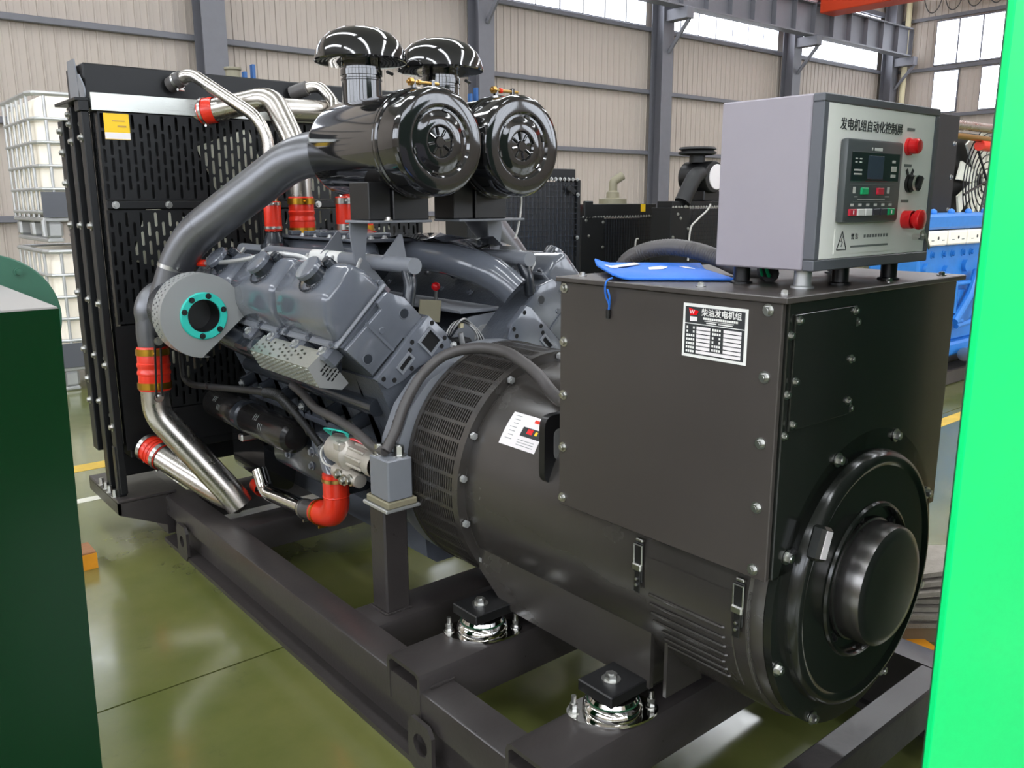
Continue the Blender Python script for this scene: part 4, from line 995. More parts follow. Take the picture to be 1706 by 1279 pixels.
# right intake duct, seen below the shelf
rp_ = T('intake_duct', 'grey intake duct slanting down behind the right air cleaner bracket', 'duct', (.45, 2.0, 1.15))
MB().tube(fil([(.190, 2.0, 1.70), (.30, 1.98, 1.62), (.62, 1.98, 1.28), (.70, 2.0, 1.15)], .08), .072, 24).build('duct_pipe', 'pipe_grey', rp_)

# ================================================================== turbocharger
tu = T('turbocharger', 'turbocharger with a grey round heat shield and a teal flange around a dark outlet', 'turbocharger', (-.68, 2.4, .93))
TX, TZ, TY = -.687, 1.130, 2.200
def disc_pts(R, y):
    P = []
    for i in range(64):
        a = 2 * math.pi * i / 64; c_, s_ = math.cos(a), math.sin(a); r = R
        v = c_ * .64 - s_ * .77          # lower right corner cut straight
        if v > .70: r = R * .70 / v
        P.append(V(TX + r * c_, y, TZ + r * s_))
    return P
m = MB(); O = disc_pts(.155, TY); I = [V(TX + .082 * math.cos(2 * math.pi * i / 64), TY, TZ + .082 * math.sin(2 * math.pi * i / 64)) for i in range(64)]
m.add(O + I, [(i, (i + 1) % 64, 64 + (i + 1) % 64, 64 + i) for i in range(64)])
m.build('shield_disc', 'shield_grey', tu)
m = MB(); RR = .155
def sh(u, v, d): a = v / RR; return V(TX + (RR - d) * math.cos(a), TY + u, TZ + (RR - d) * math.sin(a))
perf(m, sh, 0.0, .095, RR * math.radians(20), RR * math.radians(275), .0225, .0215, .0135, .0085, th=.002, solid=lambda u, v: u < .018 or u > .085)
m.build('shield_rim', 'shield_grey', tu, ang=0)
fl_ = MB().lathe([(.060, 0), (.061, -.010), (.083, -.010), (.087, -.006), (.087, .004)], (TX, TY, TZ), (0, 1, 0), 48).build('outlet_flange', 'teal', tu)
bolts(fl_, [(TX + .074 * math.cos(math.radians(a)), TY - .010, TZ + .074 * math.sin(math.radians(a))) for a in (75, 15, -45, -100, 165, 125)], (0, -1, 0), .0075, 'satin_black')
MB().lathe([(.060, .0), (.059, .09), (0, .09)], (TX, TY, TZ), (0, 1, 0), 40).build('outlet_bore', 'satin_black', tu)
def torus(c, R, r, ax, n=36, k=14):
    m = MB(); x, y, a = frame(ax); c = Vector(c); pr = [(R + r * math.cos(2 * math.pi * j / k), r * math.sin(2 * math.pi * j / k)) for j in range(k + 1)]
    return m.lathe(pr, c, ax, n)
MB().lathe([(.05, TY + .09), (.10, TY + .10), (.11, TY + .30), (.07, TY + .42)], (TX, 0, TZ), (0, 1, 0), 32).build('bearing_housing', 'engine_dark', tu)
torus((-.665, 2.66, 1.10), .085, .050, (0, 1, 0)).build('compressor_volute', 'pipe_grey', tu)
MB().tube([(-.742, 2.66, 1.12), (-.745, 2.66, 1.02), (-.742, 2.655, .93)], [.05, .054, .052], 20).build('compressor_outlet', 'pipe_grey', tu)
st_ = T('pipe_strap', 'black flat strap bracket bolted beside the red charge air hose', 'bracket', (-.757, 2.555, .75))
for dx in (-.011, .011): MB().rb(Matrix.Translation((-.757 + dx, 2.555, .885)) @ Matrix.Rotation(.06, 4, 'Y'), .008, .006, .23, .002).build('strap_bar', 'satin_black', st_)
MB().rb(Matrix.Translation((-.748, 2.555, .995)), .034, .007, .05, .003).build('strap_end', 'satin_black', st_)
MB().lathe([(.006, 0), (.019, 0), (.019, .008), (.006, .008)], (-.764, 2.556, .770), (0, 1, 0), 18).build('strap_eye', 'satin_black', st_)
bolts(st_, [(-.748, 2.551, 1.0), (-.764, 2.556, .770)], (0, -1, 0), .012)
# ================================================================== charge air pipe, lower left
def hose(parent, a, b, r, rings=True, clamps='gold'):
    a, b = Vector(a), Vector(b); d = (b - a); L = d.length; ax = d.normalized()
    pr = [(r * .97, 0), (r, .004), (r, L * .36)]
    if rings: pr += [(r * 1.05, L * .38), (r * 1.05, L * .44), (r * .99, L * .47), (r * .99, L * .53), (r * 1.05, L * .56), (r * 1.05, L * .62)]
    pr += [(r, L * .64), (r, L - .004), (r * .97, L)]
    h = MB().lathe(pr, a, ax, 28).build('silicone_hose', 'red_hose', parent)
    if clamps:
        for q in (.12, .88): clamp(h, a + d * q, ax, r + .0015, clamps, min(.026, L * .17))
    return h
ca = T('charge_air_pipe', 'polished steel charge air pipe with red hoses, slanting down to the skid', 'pipe', (-.62, 2.6, .25))
hose(ca, (-.742, 2.655, .965), (-.750, 2.645, .785), .062)
MB().tube(fil([(-.750, 2.645, .80), (-.753, 2.64, .685), (-.530, 2.49, .335), (-.500, 2.47, .275)], [.10, .03], 8), .057, 28).build('slanting_pipe', 'steel', ca)
MB().tube(fil([(-.505, 2.46, .30), (-.545, 2.56, .315), (-.70, 2.93, .452)], .05), .055, 28).build('return_pipe', 'steel', ca)
hose(ca, (-.675, 2.87, .43), (-.715, 2.97, .466), .060, True, 'zinc')
# ================================================================== upper coolant and charge pipes
def pipe(name, label, pts, r, R, mm='steel', cat='pipe', bits=()):
    t = T(name, label, cat, pts[-1]); MB().tube(fil(pts, R, 8), r, 24).build('pipe_run', mm, t); return t
p1 = pipe('coolant_pipe', 'slim polished pipe bending down from the left end of the radiator top tank', [(-.435, 3.06, 2.045), (-.385, 2.97, 2.085), (-.245, 2.63, 1.885), (-.216, 2.60, 1.80), (-.215, 2.60, 1.535)], .026, [.05, .07, .05])
MB().cyl((-.440, 3.07, 2.040), (-.408, 3.01, 2.067), .034, n=20).build('tank_coupling', 'conduit', p1)
clamp(p1, (-.422, 3.035, 2.055), (.5, -.9, .4), .034, 'zinc')
hose(p1, (-.215, 2.60, 1.54), (-.215, 2.60, 1.415), .036, False, None)
clamp(p1, (-.215, 2.60, 1.53), (0, 0, 1), .036, 'zinc'); clamp(p1, (-.215, 2.60, 1.43), (0, 0, 1), .037, 'zinc')
p2 = pipe('coolant_pipe', 'thick polished pipe with an elbow, dropping behind the nearer air cleaner', [(-.36, 3.04, 1.925), (-.300, 2.99, 1.935), (-.115, 2.75, 1.985), (-.085, 2.60, 1.76), (-.08, 2.60, 1.545)], .050, [.03, .07, .08])
hose(p2, (-.285, 2.975, 1.94), (-.335, 3.02, 1.93), .056, False, None); clamp(p2, (-.32, 3.006, 1.934), (-.5, .6, -.1), .057, 'zinc')
hose(p2, (-.08, 2.60, 1.56), (-.08, 2.60, 1.395), .054)
p3 = pipe('coolant_pipe', 'slim polished pipe at the right end of the radiator top tank, behind the rain cap', [(.150, 3.06, 2.055), (.225, 2.97, 2.085), (.255, 2.88, 2.0), (.115, 2.62, 1.83), (.105, 2.56, 1.72), (.10, 2.55, 1.53)], .026, [.05, .05, .06, .04])
MB().cyl((.135, 3.075, 2.047), (.185, 3.01, 2.072), .034, n=20).build('tank_coupling', 'conduit', p3)
hose(p3, (.10, 2.55, 1.56), (.10, 2.55, 1.41), .036, False, 'zinc')
p4 = pipe('coolant_pipe', 'thick polished pipe running level behind the rain cap stub of the nearer air cleaner', [(-.02, 2.93, 1.955), (.30, 2.95, 1.965), (.36, 2.90, 1.94), (.20, 2.57, 1.74), (.185, 2.55, 1.54)], .050, [.06, .06, .06])
hose(p4, (.185, 2.55, 1.57), (.185, 2.55, 1.40), .054)
# ================================================================== lower coolant pipe with red elbow
lp_ = T('lower_coolant_pipe', 'bent chrome coolant pipe ending in a red silicone elbow, low beside the engine', 'pipe', (-.45, 1.95, .36))
el = MB().tube(fil([(-.452, 1.69, .605), (-.452, 1.69, .445), (-.452, 1.84, .418)], .085, 10), .046, 26).build('red_elbow', 'red_hose', lp_)
clamp(el, (-.452, 1.69, .585), (0, 0, 1), .047, 'brass'); clamp(el, (-.452, 1.815, .423), (0, 1, -.18), .047, 'gold')
MB().lathe([(.0465, 0), (.0485, .003), (.0465, .006)], (-.452, 1.690, .52), (0, 0, 1), 26).build('hose_rib', 'red_hose', el)
MB().tube([(-.452, 1.82, .422), (-.452, 1.96, .398)], .036, 22).build('grey_coupling', 'conduit', lp_)
clamp(lp_, (-.452, 1.94, .40), (0, 1, -.18), .037, 'zinc')
MB().tube(fil([(-.452, 1.94, .402), (-.452, 2.30, .372), (-.45, 2.36, .45)], .06), .032, 22).build('chrome_pipe', 'chrome', lp_)
hose(lp_, (-.40, 2.52, .335), (-.41, 2.44, .335), .034, False, None)
# ================================================================== radiator
ra = T('radiator', 'tall black radiator with slotted guard and steel top strip at the skid far end', 'radiator', (0, 3.2, .236))
MB().bb(-.72, .72, 3.17, 3.34, .46, 1.92).build('core', 'satin_black', ra)
fm = MB().bb(-.70, .70, 3.165, 3.1695, .47, 1.90).build('fan_shroud', 'rad_black', ra)
tk = MB().bb(-.79, .79, 3.085, 3.36, 1.925, 2.105, .006).build('top_tank', 'rad_black', ra)
MB().bb(-.78, .78, 3.12, 3.36, .30, .455, .006).build('bottom_tank', 'rad_black', ra)
MB().bb(-.795, .795, 2.985, 3.0, 1.908, 1.978, .001).build('top_strip', 'brushed', ra)
YG = 2.995
def gfn(u, v, d): return V(u, YG + d, v)
def panel(u0, u1, v0, v1, solid=None):
    m = MB(); perf(m, gfn, u0, u1, v0, v1, .0305, .0775, .0125, .060, th=.003, solid=solid); return m.build('guard_panel', 'rad_black', ra, ang=0)
random.seed(3)
panel(-.775, .775, 1.548, 1.905)
panel(-.775, .775, 1.020, 1.505)
panel(-.600, .600, .62, 1.005)
for s in (1, -1): MB().bb(s * .79, s * .602, YG, YG + .004, .455, 1.012).build('blank_panel', 'rad_black', ra)
MB().bb(-.60, .60, YG, YG + .004, .455, .615).build('blank_panel', 'rad_black', ra)
for z, x0, x1 in ((1.527, -.775, .775), (1.012, -.60, .60)):
    gb = MB().bb(x0, x1, YG - .010, YG - .001, z - .018, z + .018, .006).build('guard_bar', 'rad_black', ra)
    bolts(gb, [(x, YG - .010, z) for x in (-.74, -.52, -.12, .2, .5) if x > x0], (0, -1, 0), .011)
MB().bb(-.105, -.09, YG - .004, YG - .001, 1.02, 1.50).build('guard_strip', 'rad_black', ra)
for s in (1, -1):    # slotted returns of the guard along the sides
    m = MB(); perf(m, lambda u, v, d: V(s * (.785 - d), u, v), YG, YG + .07, .46, 1.905, .0175, .06, .0075, .045, th=.002); m.build('side_guard', 'rad_black', ra, ang=0)
# vertical channels of the side frame with their bolts
for s in (1, -1):
    ch = []
    for y0, y1, x0, x1, z0, z1 in ((3.012, 3.075, .800, .830, .25, 1.905), (3.085, 3.135, .790, .812, .45, 1.90), (3.140, 3.205, .800, .840, .25, 1.93), (3.215, 3.27, .790, .815, .45, 1.95), (3.28, 3.36, .800, .845, .40, 1.885)):
        c = MB().bb(s * x0, s * x1, y0, y1, z0, z1, .003).build('side_channel', 'rad_black', ra); ch.append((c, y0, y1, x1))
    if s < 0:
        for (c, y0, y1, x1), zz, r in zip(ch, ((1.80, 1.44, 1.11, .84, .56), (1.86, 1.79, 1.44, 1.12, .86, .60), (1.90, 1.86, 1.79, 1.44, 1.12, .87, .66), (1.86, 1.79, 1.44, 1.13), (1.84, 1.75, 1.62, 1.44, 1.14, .88, .74, .64)), (.013, .009, .012, .009, .013)):
            bolts(c, [(-x1, (y0 + y1) / 2, z) for z in zz], (-1, 0, 0), r)
    MB().bb(s * .85, s * .795, 3.01, 3.36, 1.945, 1.958, .002).build('cap_plate', 'rad_black', ra)
    MB().bb(s * .84, s * .80, 3.005, 3.07, 1.905, 1.945, .002).build('channel_head', 'rad_black', ra)
    MB().prism([(s * .800, 3.10, 1.959), (s * .800, 3.26, 1.959), (s * .800, 3.26, 2.125), (s * .800, 3.15, 2.125)], (s * .006, 0, 0)).build('tank_end_plate', 'bracket_grey', ra)
    lf = MB().prism(rpoly([(s * .80, 3.030, 1.959), (s * .80, 3.115, 1.959), (s * .80, 3.115, 2.06), (s * .80, 3.10, 2.06), (s * .80, 3.03, 2.0)], .012, 2), (s * .006, 0, 0)).build('lifting_plate', 'bracket_grey', ra)
    # feet
    for y in (3.03, 3.17):
        ft = MB().bb(s * .80, s * .835, y, y + .045, .2365, .47, .003).build('foot_leg', 'rad_black', ra)
        bolts(ft, [(s * .848, y + .02, .2365), (s * .848, y + .10, .2365)], (0, 0, 1), .011, h=.03)
MB().bb(-.775, .775, 3.0, 3.12, .415, .453, .003).build('bottom_rail', 'rad_black', ra)
lb = MB().bb(-.752, -.652, YG - .0035, YG - .001, 1.795, 1.900).build('caution_label', 'yellow', ra, label='yellow caution label with a white lower edge')
MB().bb(-.752, -.652, YG - .0042, YG - .0036, 1.797, 1.823).build('label_foot', 'paper', lb)
MB().bb(-.70, -.665, YG - .0042, YG - .0036, 1.845, 1.852).build('label_print', 'brass', lb); MB().bb(-.72, -.67, YG - .0042, YG - .0036, 1.868, 1.873).build('label_print', 'brass', lb)
nz = MB().lathe([(.034, 0), (.034, .04), (.040, .045), (.040, .055), (0, .056)], (-.10, 3.2, 2.105), (0, 0, 1), 18).build('filler_cap', 'tan_plate', ra)
# fan behind the guard
fn = MB().lathe([(0, 3.01), (.10, 3.012), (.105, 3.02), (.105, 3.10), (0, 3.10)], (0, 0, 1.2), (0, 1, 0), 28).build('fan_hub', 'satin_black', ra)
for k in range(7):
    a = math.radians(51.43 * k + 162); ca_, sa_ = math.cos(a), math.sin(a)
    m = MB(); n_ = 8
    for i in range(n_ + 1):
        r = .09 + .58 * i / n_; wd = .05 + .085 * min(1, i / 5); tw = .62 - .25 * i / n_
        for sg in (-1, 1):
            tx, ty = sg * wd * math.cos(tw), sg * wd * math.sin(tw) * .30
            m.v.append(V(r * ca_ - tx * sa_, 3.045 + ty, 1.2 + r * sa_ + tx * ca_))
    for i in range(n_): m.f.append((2 * i, 2 * i + 1, 2 * i + 3, 2 * i + 2))
    b = m.build('fan_blade', 'fan_cream', fn, ang=60)
    b.modifiers.new('t', 'SOLIDIFY').thickness = .006
# ================================================================== intermediate bulk containers
def ibc(z, label):
    x0, x1, y0, y1 = -.265, .735, 6.78, 7.98
    t = T('bulk_container', label, 'container', ((x0 + x1) / 2, (y0 + y1) / 2, z), 'stacked white bulk containers behind the radiator')
    MB().rb(Matrix.Translation(((x0 + x1) / 2, (y0 + y1) / 2, z + .675)), x1 - x0 - .07, y1 - y0 - .07, .95, .11, 4).build('tank', 'ibc_white', t)
    cor = lambda zz: [(x0, y0 + .1, zz), (x0 + .03, y0 + .03, zz), (x0 + .1, y0, zz), (x1 - .1, y0, zz), (x1 - .03, y0 + .03, zz), (x1, y0 + .1, zz), (x1, y1 - .1, zz), (x1 - .1, y1, zz), (x0 + .1, y1, zz), (x0, y1 - .1, zz), (x0, y0 + .1, zz)]
    for zz in (.24, .42, .60, .78, .96, 1.15): MB().tube(cor(z + zz), .015 if zz < 1.1 else .02, 8).build('cage_hoop', 'galv', t)
    for i in range(5): MB().cyl((x0 + .10 + i * .2, y0, z + .20), (x0 + .10 + i * .2, y0, z + 1.15), .0125, n=8).build('cage_bar', 'galv', t)
    for i in range(6): MB().cyl((x0, y0 + .12 + i * .19, z + .20), (x0, y0 + .12 + i * .19, z + 1.15), .0125, n=8).build('cage_bar', 'galv', t)
    MB().bb(x0 + .0, x0 + .19, y0 - .022, y0 - .016, z + .20, z + .40).build('dark_plate', 'grey_frame', t)
    MB().bb(x0, x1, y0, y1, z + .165, z + .20, .008).build('pallet_deck', 'galv', t)
    for xx in (x0 + .02, (x0 + x1) / 2 - .06, x1 - .14):
        for yy in (y0, (y0 + y1) / 2 - .06, y1 - .12): MB().bb(xx, xx + .12, yy, yy + .12, z + .035, z + .165, .02).build('pallet_foot', 'galv', t)
    for xx in (x0 + .02, (x0 + x1) / 2 - .06, x1 - .14): MB().bb(xx, xx + .12, y0, y1, z, z + .035, .01).build('pallet_runner', 'galv', t)
    MB().tube([(x0, y0, z + .05), (x0, y0, z + .18)], .02, 8).build('corner_leg', 'galv', t)
    return t
ibc(0.0, 'lower of two stacked white plastic bulk containers in steel cages')
ibc(1.225, 'upper white plastic bulk container in a steel cage, stacked on another')

# ================================================================== foreground cabinet on the left, panel on the right
gc = T('green_cabinet', 'dark green gloss cabinet cut off at the lower left, close to the camera', 'cabinet', (-1.95, 1.05, 0))
m = MB(); xa, xb, ya, yb, zt = -2.5, -1.452, .775, 1.36, 1.352
m.prism([(xa, ya, 0), (-1.478, ya, 0), (xb, ya, zt), (xa, ya, zt)], (0, yb - ya, 0)); m.build('cabinet_body', 'green_dark', gc)
MB().bb(xa, xb - .002, ya + .004, yb - .004, zt, zt + .003).build('cabinet_top', 'green_top', gc)
m = MB(); n_ = 40; pts = []
dk = MB().lathe([(0, 1.375), (.147, 1.375), (.150, 1.378), (.150, 1.40), (0, 1.40)], (-1.474, 0, 1.272), (0, 1, 0), 48).build('round_cover', 'green_disc', gc)
bolts(dk, [(-1.405, 1.375, 1.378), (-1.55, 1.375, 1.36)], (0, -1, 0), .008, 'green_disc')
gp = T('canopy_door', 'bright green upright canopy door filling the right edge, close to the camera', 'panel', (.0, -.29, 0))
MB().bb(-.296, .92, -.315, -.303, .0, 2.25, .002).build('panel_sheet', 'green_bright', gp)  # runs on out of view, widened to darken the end panel's reflection
MB().bb(-.291, .916, -.3028, -.2995, .004, 2.246).build('added_backing', 'dull_green', gp)  # added backing; dark colour holds back green bounce and shapes the end panel's reflection

# ================================================================== odds and ends on the floor
wd_ = T('timber_block', 'short timber block with a yellow painted end, on the floor left of the skid', 'timber', (-1.2, 2.93, 0))
MB().bb(-1.55, -.992, 2.86, 2.99, 0, .078, .003).build('block_body', 'wood', wd_)
MB().bb(-1.30, -.9905, 2.857, 2.8595, .001, .070).build('painted_face', 'orange_paint', wd_)
sb = T('sling_stack', 'bundle of folded grey webbing slings lying on the floor right of the alternator', 'sling', (1.25, .3, .06))
dv = V(.77, -.64, 0); wv = V(.64, .77, 0) * .11
for i in range(8):
    z = .06 + i * .021; c0 = V(.98, .50, 0) + wv * (.15 * math.sin(i * 2.1))
    if i < 5: pts = [c0 + dv * t + V(0, 0, z + .003 * math.sin(3 * t * 4 + i)) for t in (0, .25, .5, .75, 1.0)]
    else: pts = [c0 + dv * t + V(0, 0, z + dz * (1 + .4 * (i - 5))) for t, dz in ((-.05, -.012), (.12, .012), (.35, .028), (.6, .012), (1.0, .0))]
    S_ = spline(pts, 8); m = MB()
    for p in S_: m.v += [p - wv, p + wv, p + wv + V(0, 0, .017), p - wv + V(0, 0, .017)]
    for k in range(len(S_) - 1):
        a = 4 * k
        for q in range(4): m.f.append((a + q, a + (q + 1) % 4, a + 4 + (q + 1) % 4, a + 4 + q))
    m.f += [(0, 1, 2, 3), tuple(4 * (len(S_) - 1) + q for q in range(4))]
    m.build('webbing_fold', 'webbing', sb)
pb_ = T('timber_plank', 'brown timber plank under the webbing slings', 'plank', (1.35, .2, 0))
MB().prism([(.95, .40, 0), (1.75, -.27, 0), (1.9, -.06, 0), (1.12, .62, 0)], (0, 0, .058)).build('plank_body', 'cardboard', pb_)
MB().prism([(.93, .30, .0), (1.06, .22, .0), (1.10, .30, .0), (.97, .40, .0)], (0, 0, .012)).build('floor_tag', 'orange_paint', None, label='small orange tag on the floor by the end of the skid', category='tag')

# ================================================================== generators waiting behind
def grid_guard(m, x0, x1, z0, z1, y, p=.05, r=.0022):
    k = int((x1 - x0) / p)
    for i in range(k + 1): x = x0 + (x1 - x0) * i / k; m.bb(x - r, x + r, y - r, y + r, z0, z1)
    k = int((z1 - z0) / p)
    for i in range(k + 1): z = z0 + (z1 - z0) * i / k; m.bb(x0, x1, y - r - .004, y + r - .004, z - r, z + r)
    return m
def back_radiator(x0, x1, y, z1, zt, label, frame_w=.09, depth=.30, p=.05):
    t = T('parked_radiator', label, 'radiator', ((x0 + x1) / 2, y, 0), 'radiators of the generators parked behind')
    MB().bb(x0 + .02, x1 - .02, y + .03, y + depth, .30, z1 - .02).build('core', 'satin_black', t)
    MB().bb(x0, x0 + frame_w, y, y + depth + .02, .12, z1, .004).build('side_frame', 'rad_black', t)
    MB().bb(x1 - .04, x1, y, y + depth + .02, .12, z1, .004).build('side_frame', 'rad_black', t)
    MB().bb(x0, x1, y, y + depth, .12, .30, .004).build('bottom_frame', 'rad_black', t)
    MB().bb(x0 - .1, x1 + .1, y - .1, y + depth + .1, 0, .12, .004).build('skid', 'skid_black', t)
    tk = MB().bb(x0 + .06, x1 - .04, y + .03, y + depth - .02, z1, zt, .006).build('top_tank', 'rad_black', t)
    g = grid_guard(MB(), x0 + frame_w, x1 - .04, .30, z1, y + .012, p); g.build('wire_guard', 'engine_dark', t, ang=0, weld=False, kind='stuff')
    for i in range(int((x1 - x0) / .055)): inst('bolt', bolt_mesh(.012), (x0 + .04 + i * .055, y + .004, z1 + .005), t, zto((0, -1, 0)))
    return t, tk
A, A_t = back_radiator(2.62, 3.97, 5.0, 1.735, 1.835, 'tall black radiator with a wire guard, parked just behind the air cleaners', .05)
MB().rb(Matrix.Translation((3.84, 4.985, 1.64)) @ Matrix.Rotation(.5, 4, 'Y'), .10, .012, .05, .004).build('hinge_plate', 'rad_black', A)
bolts(A, [(3.93, 5.0, z) for z in (1.6, 1.2, .8)], (0, -1, 0), .014)
B, B_t = back_radiator(5.94, 7.46, 7.0, 1.335, 1.505, 'low black radiator with a yellow label and an exhaust elbow above it', .42)
bolts(B, [(x, 7.0, z) for x, z in ((6.34, 1.27), (6.08, 1.10), (6.34, .95), (6.03, 1.3), (6.02, .6), (6.2, .6), (6.34, .6))], (0, -1, 0), .016)
MB().bb(7.10, 7.19, 7.024, 7.029, 1.40, 1.50).build('yellow_label', 'yellow', B_t)
MB().bb(5.99, 6.15, 6.99, 7.03, 1.335, 1.545, .01).build('corner_ear', 'rad_black', B)
ex = MB().lathe([(.19, 1.50), (.19, 1.57), (.09, 1.585), (.085, 1.66), (.06, 1.68), (.055, 1.74)], (6.83, 7.3, 0), (0, 0, 1), 24).build('exhaust_stub', 'tan_plate', B)
MB().tube(fil([(6.83, 7.3, 1.72), (6.83, 7.3, 1.80), (6.95, 7.24, 1.88)], .05), .058, 18, caps=False).build('exhaust_elbow', 'tan_plate', ex)
MB().tube(fil([(6.02, 7.15, 1.45), (5.80, 7.15, 1.45), (5.66, 7.15, 1.32), (5.60, 7.15, 1.15)], .1), .06, 16).build('coolant_pipe', 'steel', B)
MB().cyl((5.96, 7.15, 1.45), (6.03, 7.15, 1.45), .07, n=16).build('hose_joint', 'red_hose', B)
MB().bb(7.50, 7.68, 7.1, 7.4, .9, 1.42, .02).build('engine_corner', 'blue_engine', B)
cable('loose_wire', [(7.56, 6.95, 1.2), (7.56, 6.95, .9), (7.50, 6.95, .6)], .012, 'wire_white', B)
cable('loose_wire', [(6.95, 6.97, .7), (6.95, 6.97, 1.0), (7.0, 6.97, 1.04)], .012, 'wire_white', B)
Cc, C_t = back_radiator(6.50, 7.95, 6.0, 1.46, 1.54, 'black radiator with a black air cleaner and duct on top, left of the control cabinet', .36)
bolts(Cc, [(x, 6.0, z) for x, z in ((6.63, 1.38), (6.69, 1.33), (6.78, 1.47), (6.55, 1.1), (6.55, .9), (6.84, 1.2), (6.84, .95))], (0, -1, 0), .014)
fc_ = MB().lathe([(0, 5.98), (.19, 5.985), (.20, 6.0), (.20, 6.42), (.10, 6.44)], (7.32, 0, 1.84), (0, 1, 0), 32).build('air_cleaner', 'satin_black', Cc)
MB().lathe([(0, 5.972), (.155, 5.974), (.16, 5.985)], (7.36, 0, 1.84), (0, 1, 0), 28).build('end_face', 'paper', fc_)
MB().lathe([(.10, 2.02), (.10, 2.12), (.0, 2.12)], (7.22, 6.2, 0), (0, 0, 1), 20).build('cap_stub', 'rubber', fc_)
MB().lathe([(.20, 2.115), (.24, 2.13), (.24, 2.15), (.20, 2.17), (.24, 2.185), (.22, 2.21), (0, 2.22)], (7.22, 6.2, 0), (0, 0, 1), 28).build('rain_cap', 'rubber', fc_)
MB().tube(fil([(7.25, 6.1, 1.86), (7.04, 6.06, 1.88), (6.90, 6.06, 1.70), (6.78, 6.06, 1.52)], .15), .10, 18).build('intake_duct', 'rubber', Cc)
MB().bb(7.2, 7.9, 6.05, 6.4, 1.54, 1.67, .01).build('cleaner_base', 'satin_black', Cc)
cable('loose_wire', [(7.25, 5.98, 1.5), (7.18, 5.98, 1.42), (6.98, 5.98, 1.30), (6.86, 5.98, 1.18), (6.84, 5.98, .8)], .012, 'wire_white', Cc)

# ================================================================== blue generator on the right
bgs = T('blue_engine', 'bright blue diesel engine of another generator, right of the control cabinet', 'engine', (6.0, 2.35, 0))
MB().bb(4.95, 7.4, 2.20, 2.62, .36, 1.20, .02).build('engine_block', 'blue_engine', bgs)
MB().bb(4.90, 7.4, 2.16, 2.60, 1.31, 1.43, .02).build('top_cover', 'blue_engine', bgs)
random.seed(11)
for k in range(7):
    cv = MB().bb(4.92 + k * .36, 5.25 + k * .36, 2.13, 2.30, 1.185, 1.300, .012).build('rocker_cover', 'ibc_white', bgs)
    MB().cyl((5.085 + k * .36, 2.128, 1.245), (5.085 + k * .36, 2.131, 1.245), .014, n=10).build('cover_bolt', 'rubber', cv)
    for dx in (-.09, .09): MB().bb(5.06 + k * .36 + dx, 5.10 + k * .36 + dx, 2.127, 2.131, 1.225, 1.232).build('cover_slit', 'ink_grey', cv)
    for j in range(2): inst('bolt', bolt_mesh(.022, 'blue_engine'), (5.0 + k * .36 + j * .16, 2.20, 1.11), bgs, zto((0, -1, 0)))
    MB().cyl((5.05 + k * .36, 2.2, 1.0 - .03 * (k % 2)), (5.05 + k * .36, 2.165, 1.0 - .03 * (k % 2)), .05, n=16).build('boss', 'blue_engine', bgs)
    MB().sph((5.0 + k * .33, 2.30, 1.44), .03, 10).build('top_nut', 'blue_engine', bgs)
for pts, r in (([(5.3, 2.17, .95), (5.5, 2.15, .90), (5.52, 2.15, .62)], .03), ([(5.9, 2.14, .95), (5.75, 2.12, .75), (5.5, 2.12, .55)], .035), ([(5.2, 2.16, .85), (5.9, 2.15, .86)], .018), ([(5.6, 2.14, .5), (5.9, 2.13, .52), (6.0, 2.13, .75)], .022), ([(5.2, 2.15, .55), (5.7, 2.14, .54)], .018)):
    MB().tube(fil(pts, .08), r, 10).build('engine_pipe', 'blue_engine', bgs)
for k in range(6):
    MB().bb(5.05 + k * .3, 5.23 + k * .3, 2.165, 2.2, .60 + .1 * (k % 2), .80 + .1 * (k % 2), .012).build('side_cover', 'blue_engine', bgs)
MB().bb(4.9, 7.4, 2.15, 2.65, .24, .36, .02).build('oil_pan', 'blue_engine', bgs)
MB().bb(4.6, 7.6, 2.13, 2.30, 0, .13, .01).build('skid_rail', 'skid_black', bgs)
MB().bb(4.6, 7.6, 2.60, 2.75, 0, .13, .01).build('skid_rail', 'skid_black', bgs)
for x in (5.1, 7.2): MB().bb(x, x + .14, 2.2, 2.6, .13, .25).build('engine_foot', 'skid_black', bgs)
cp_ = MB().cyl((5.62, 2.06, .268), (6.3, 2.06, .235), .055, n=18).build('steel_pipe', 'steel', bgs)
MB().cyl((5.98, 2.06, .250), (6.03, 2.06, .248), .075, n=18).build('pipe_clamp', 'cream', cp_)
br = T('blue_set_radiator', 'black radiator frame with a caged pale fan, behind the bright blue engine', 'radiator', (7.4, 2.85, 0))
MB().bb(6.08, 6.62, 2.72, 2.76, .13, 2.30, .004).build('side_plate', 'rad_black', br)
MB().bb(6.6, 8.7, 2.98, 3.1, .13, 2.20).build('core', 'satin_black', br)
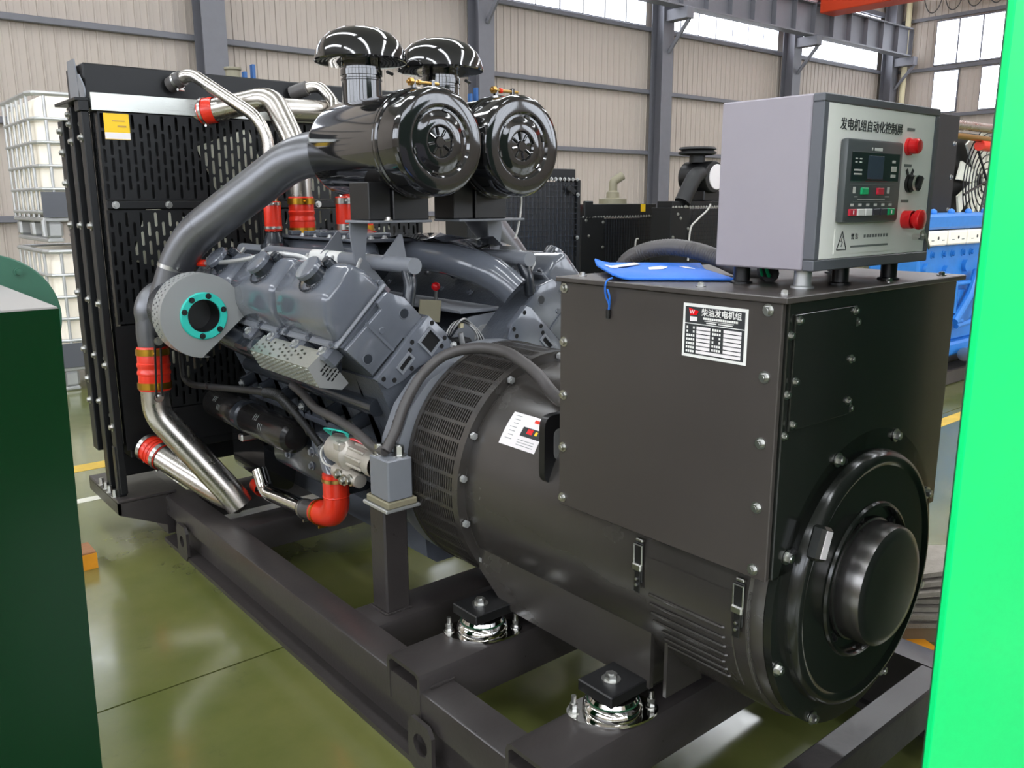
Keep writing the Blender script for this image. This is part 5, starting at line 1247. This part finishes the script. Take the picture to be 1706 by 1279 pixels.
bolts(br, [(6.55, 2.72, z) for z in (2.05, 1.75, 1.45)], (0, -1, 0), .016, 'zinc')
for k in range(9):
    a = math.radians(40 * k); c_ = V(7.65, 2.9, 1.73); d_ = V(math.cos(a), 0, math.sin(a)); nn = V(-math.sin(a), 0, math.cos(a))
    MB().prism([c_ + d_ * .08 - nn * .05, c_ + d_ * .50 - nn * .02, c_ + d_ * .50 + nn * .17, c_ + d_ * .08 + nn * .05], (0, .02, 0)).build('fan_blade', 'fan_cream', br)
for r in (.12, .19, .26, .33, .40, .47, .53): torus((7.65, 2.84, 1.73), r, .006, (0, 1, 0), 36, 6).build('guard_ring', 'satin_black', br)
for k in range(6):
    a = math.radians(60 * k + 15); MB().cyl((7.65, 2.83, 1.73), (7.65 + .54 * math.cos(a), 2.83, 1.73 + .54 * math.sin(a)), .012, n=8).build('guard_spoke', 'satin_black', br)
MB().tube([(6.62, 2.78, 2.23), (8.6, 2.78, 2.23)], .045, 16).build('coolant_pipe', 'steel', br)
MB().tube([(6.62, 2.76, 2.13), (8.6, 2.76, 2.11)], .03, 14).build('coolant_pipe', 'brass', br)
MB().cyl((7.2, 2.76, 2.06), (7.45, 2.76, 2.06), .05, n=14).build('hose_joint', 'red_hose', br)
# blue racking uprights at the back wall
for x, z, lab in ((3.95, 3.55, 'blue racking upright by the back wall, just above the radiator top tank'), (8.40, 3.55, 'blue racking upright by the back wall, left of the right air cleaner')):
    rk = T('rack_upright', lab, 'rack', (x, 12.6, 0), 'blue racking uprights')
    for dx in (0, .14): MB().bb(x + dx, x + dx + .05, 12.55, 12.65, 0, z + .12 * (dx > 0), .004).build('upright_post', 'rack_blue', rk)
    for i in range(9): MB().bb(x + .05, x + .14, 12.58, 12.61, .3 + i * .36, .34 + i * .36).build('lattice_bar', 'rack_blue', rk)

hw = cable('hanging_wire', [(.315, 1.60, 1.60), (.318, 1.585, 1.55), (.305, 1.575, 1.49), (.29, 1.57, 1.44), (.275, 1.57, 1.40)], .0045, 'wire_white', None)
hw['label'] = 'white wire hanging below the right air cleaner'; hw['category'] = 'wire'
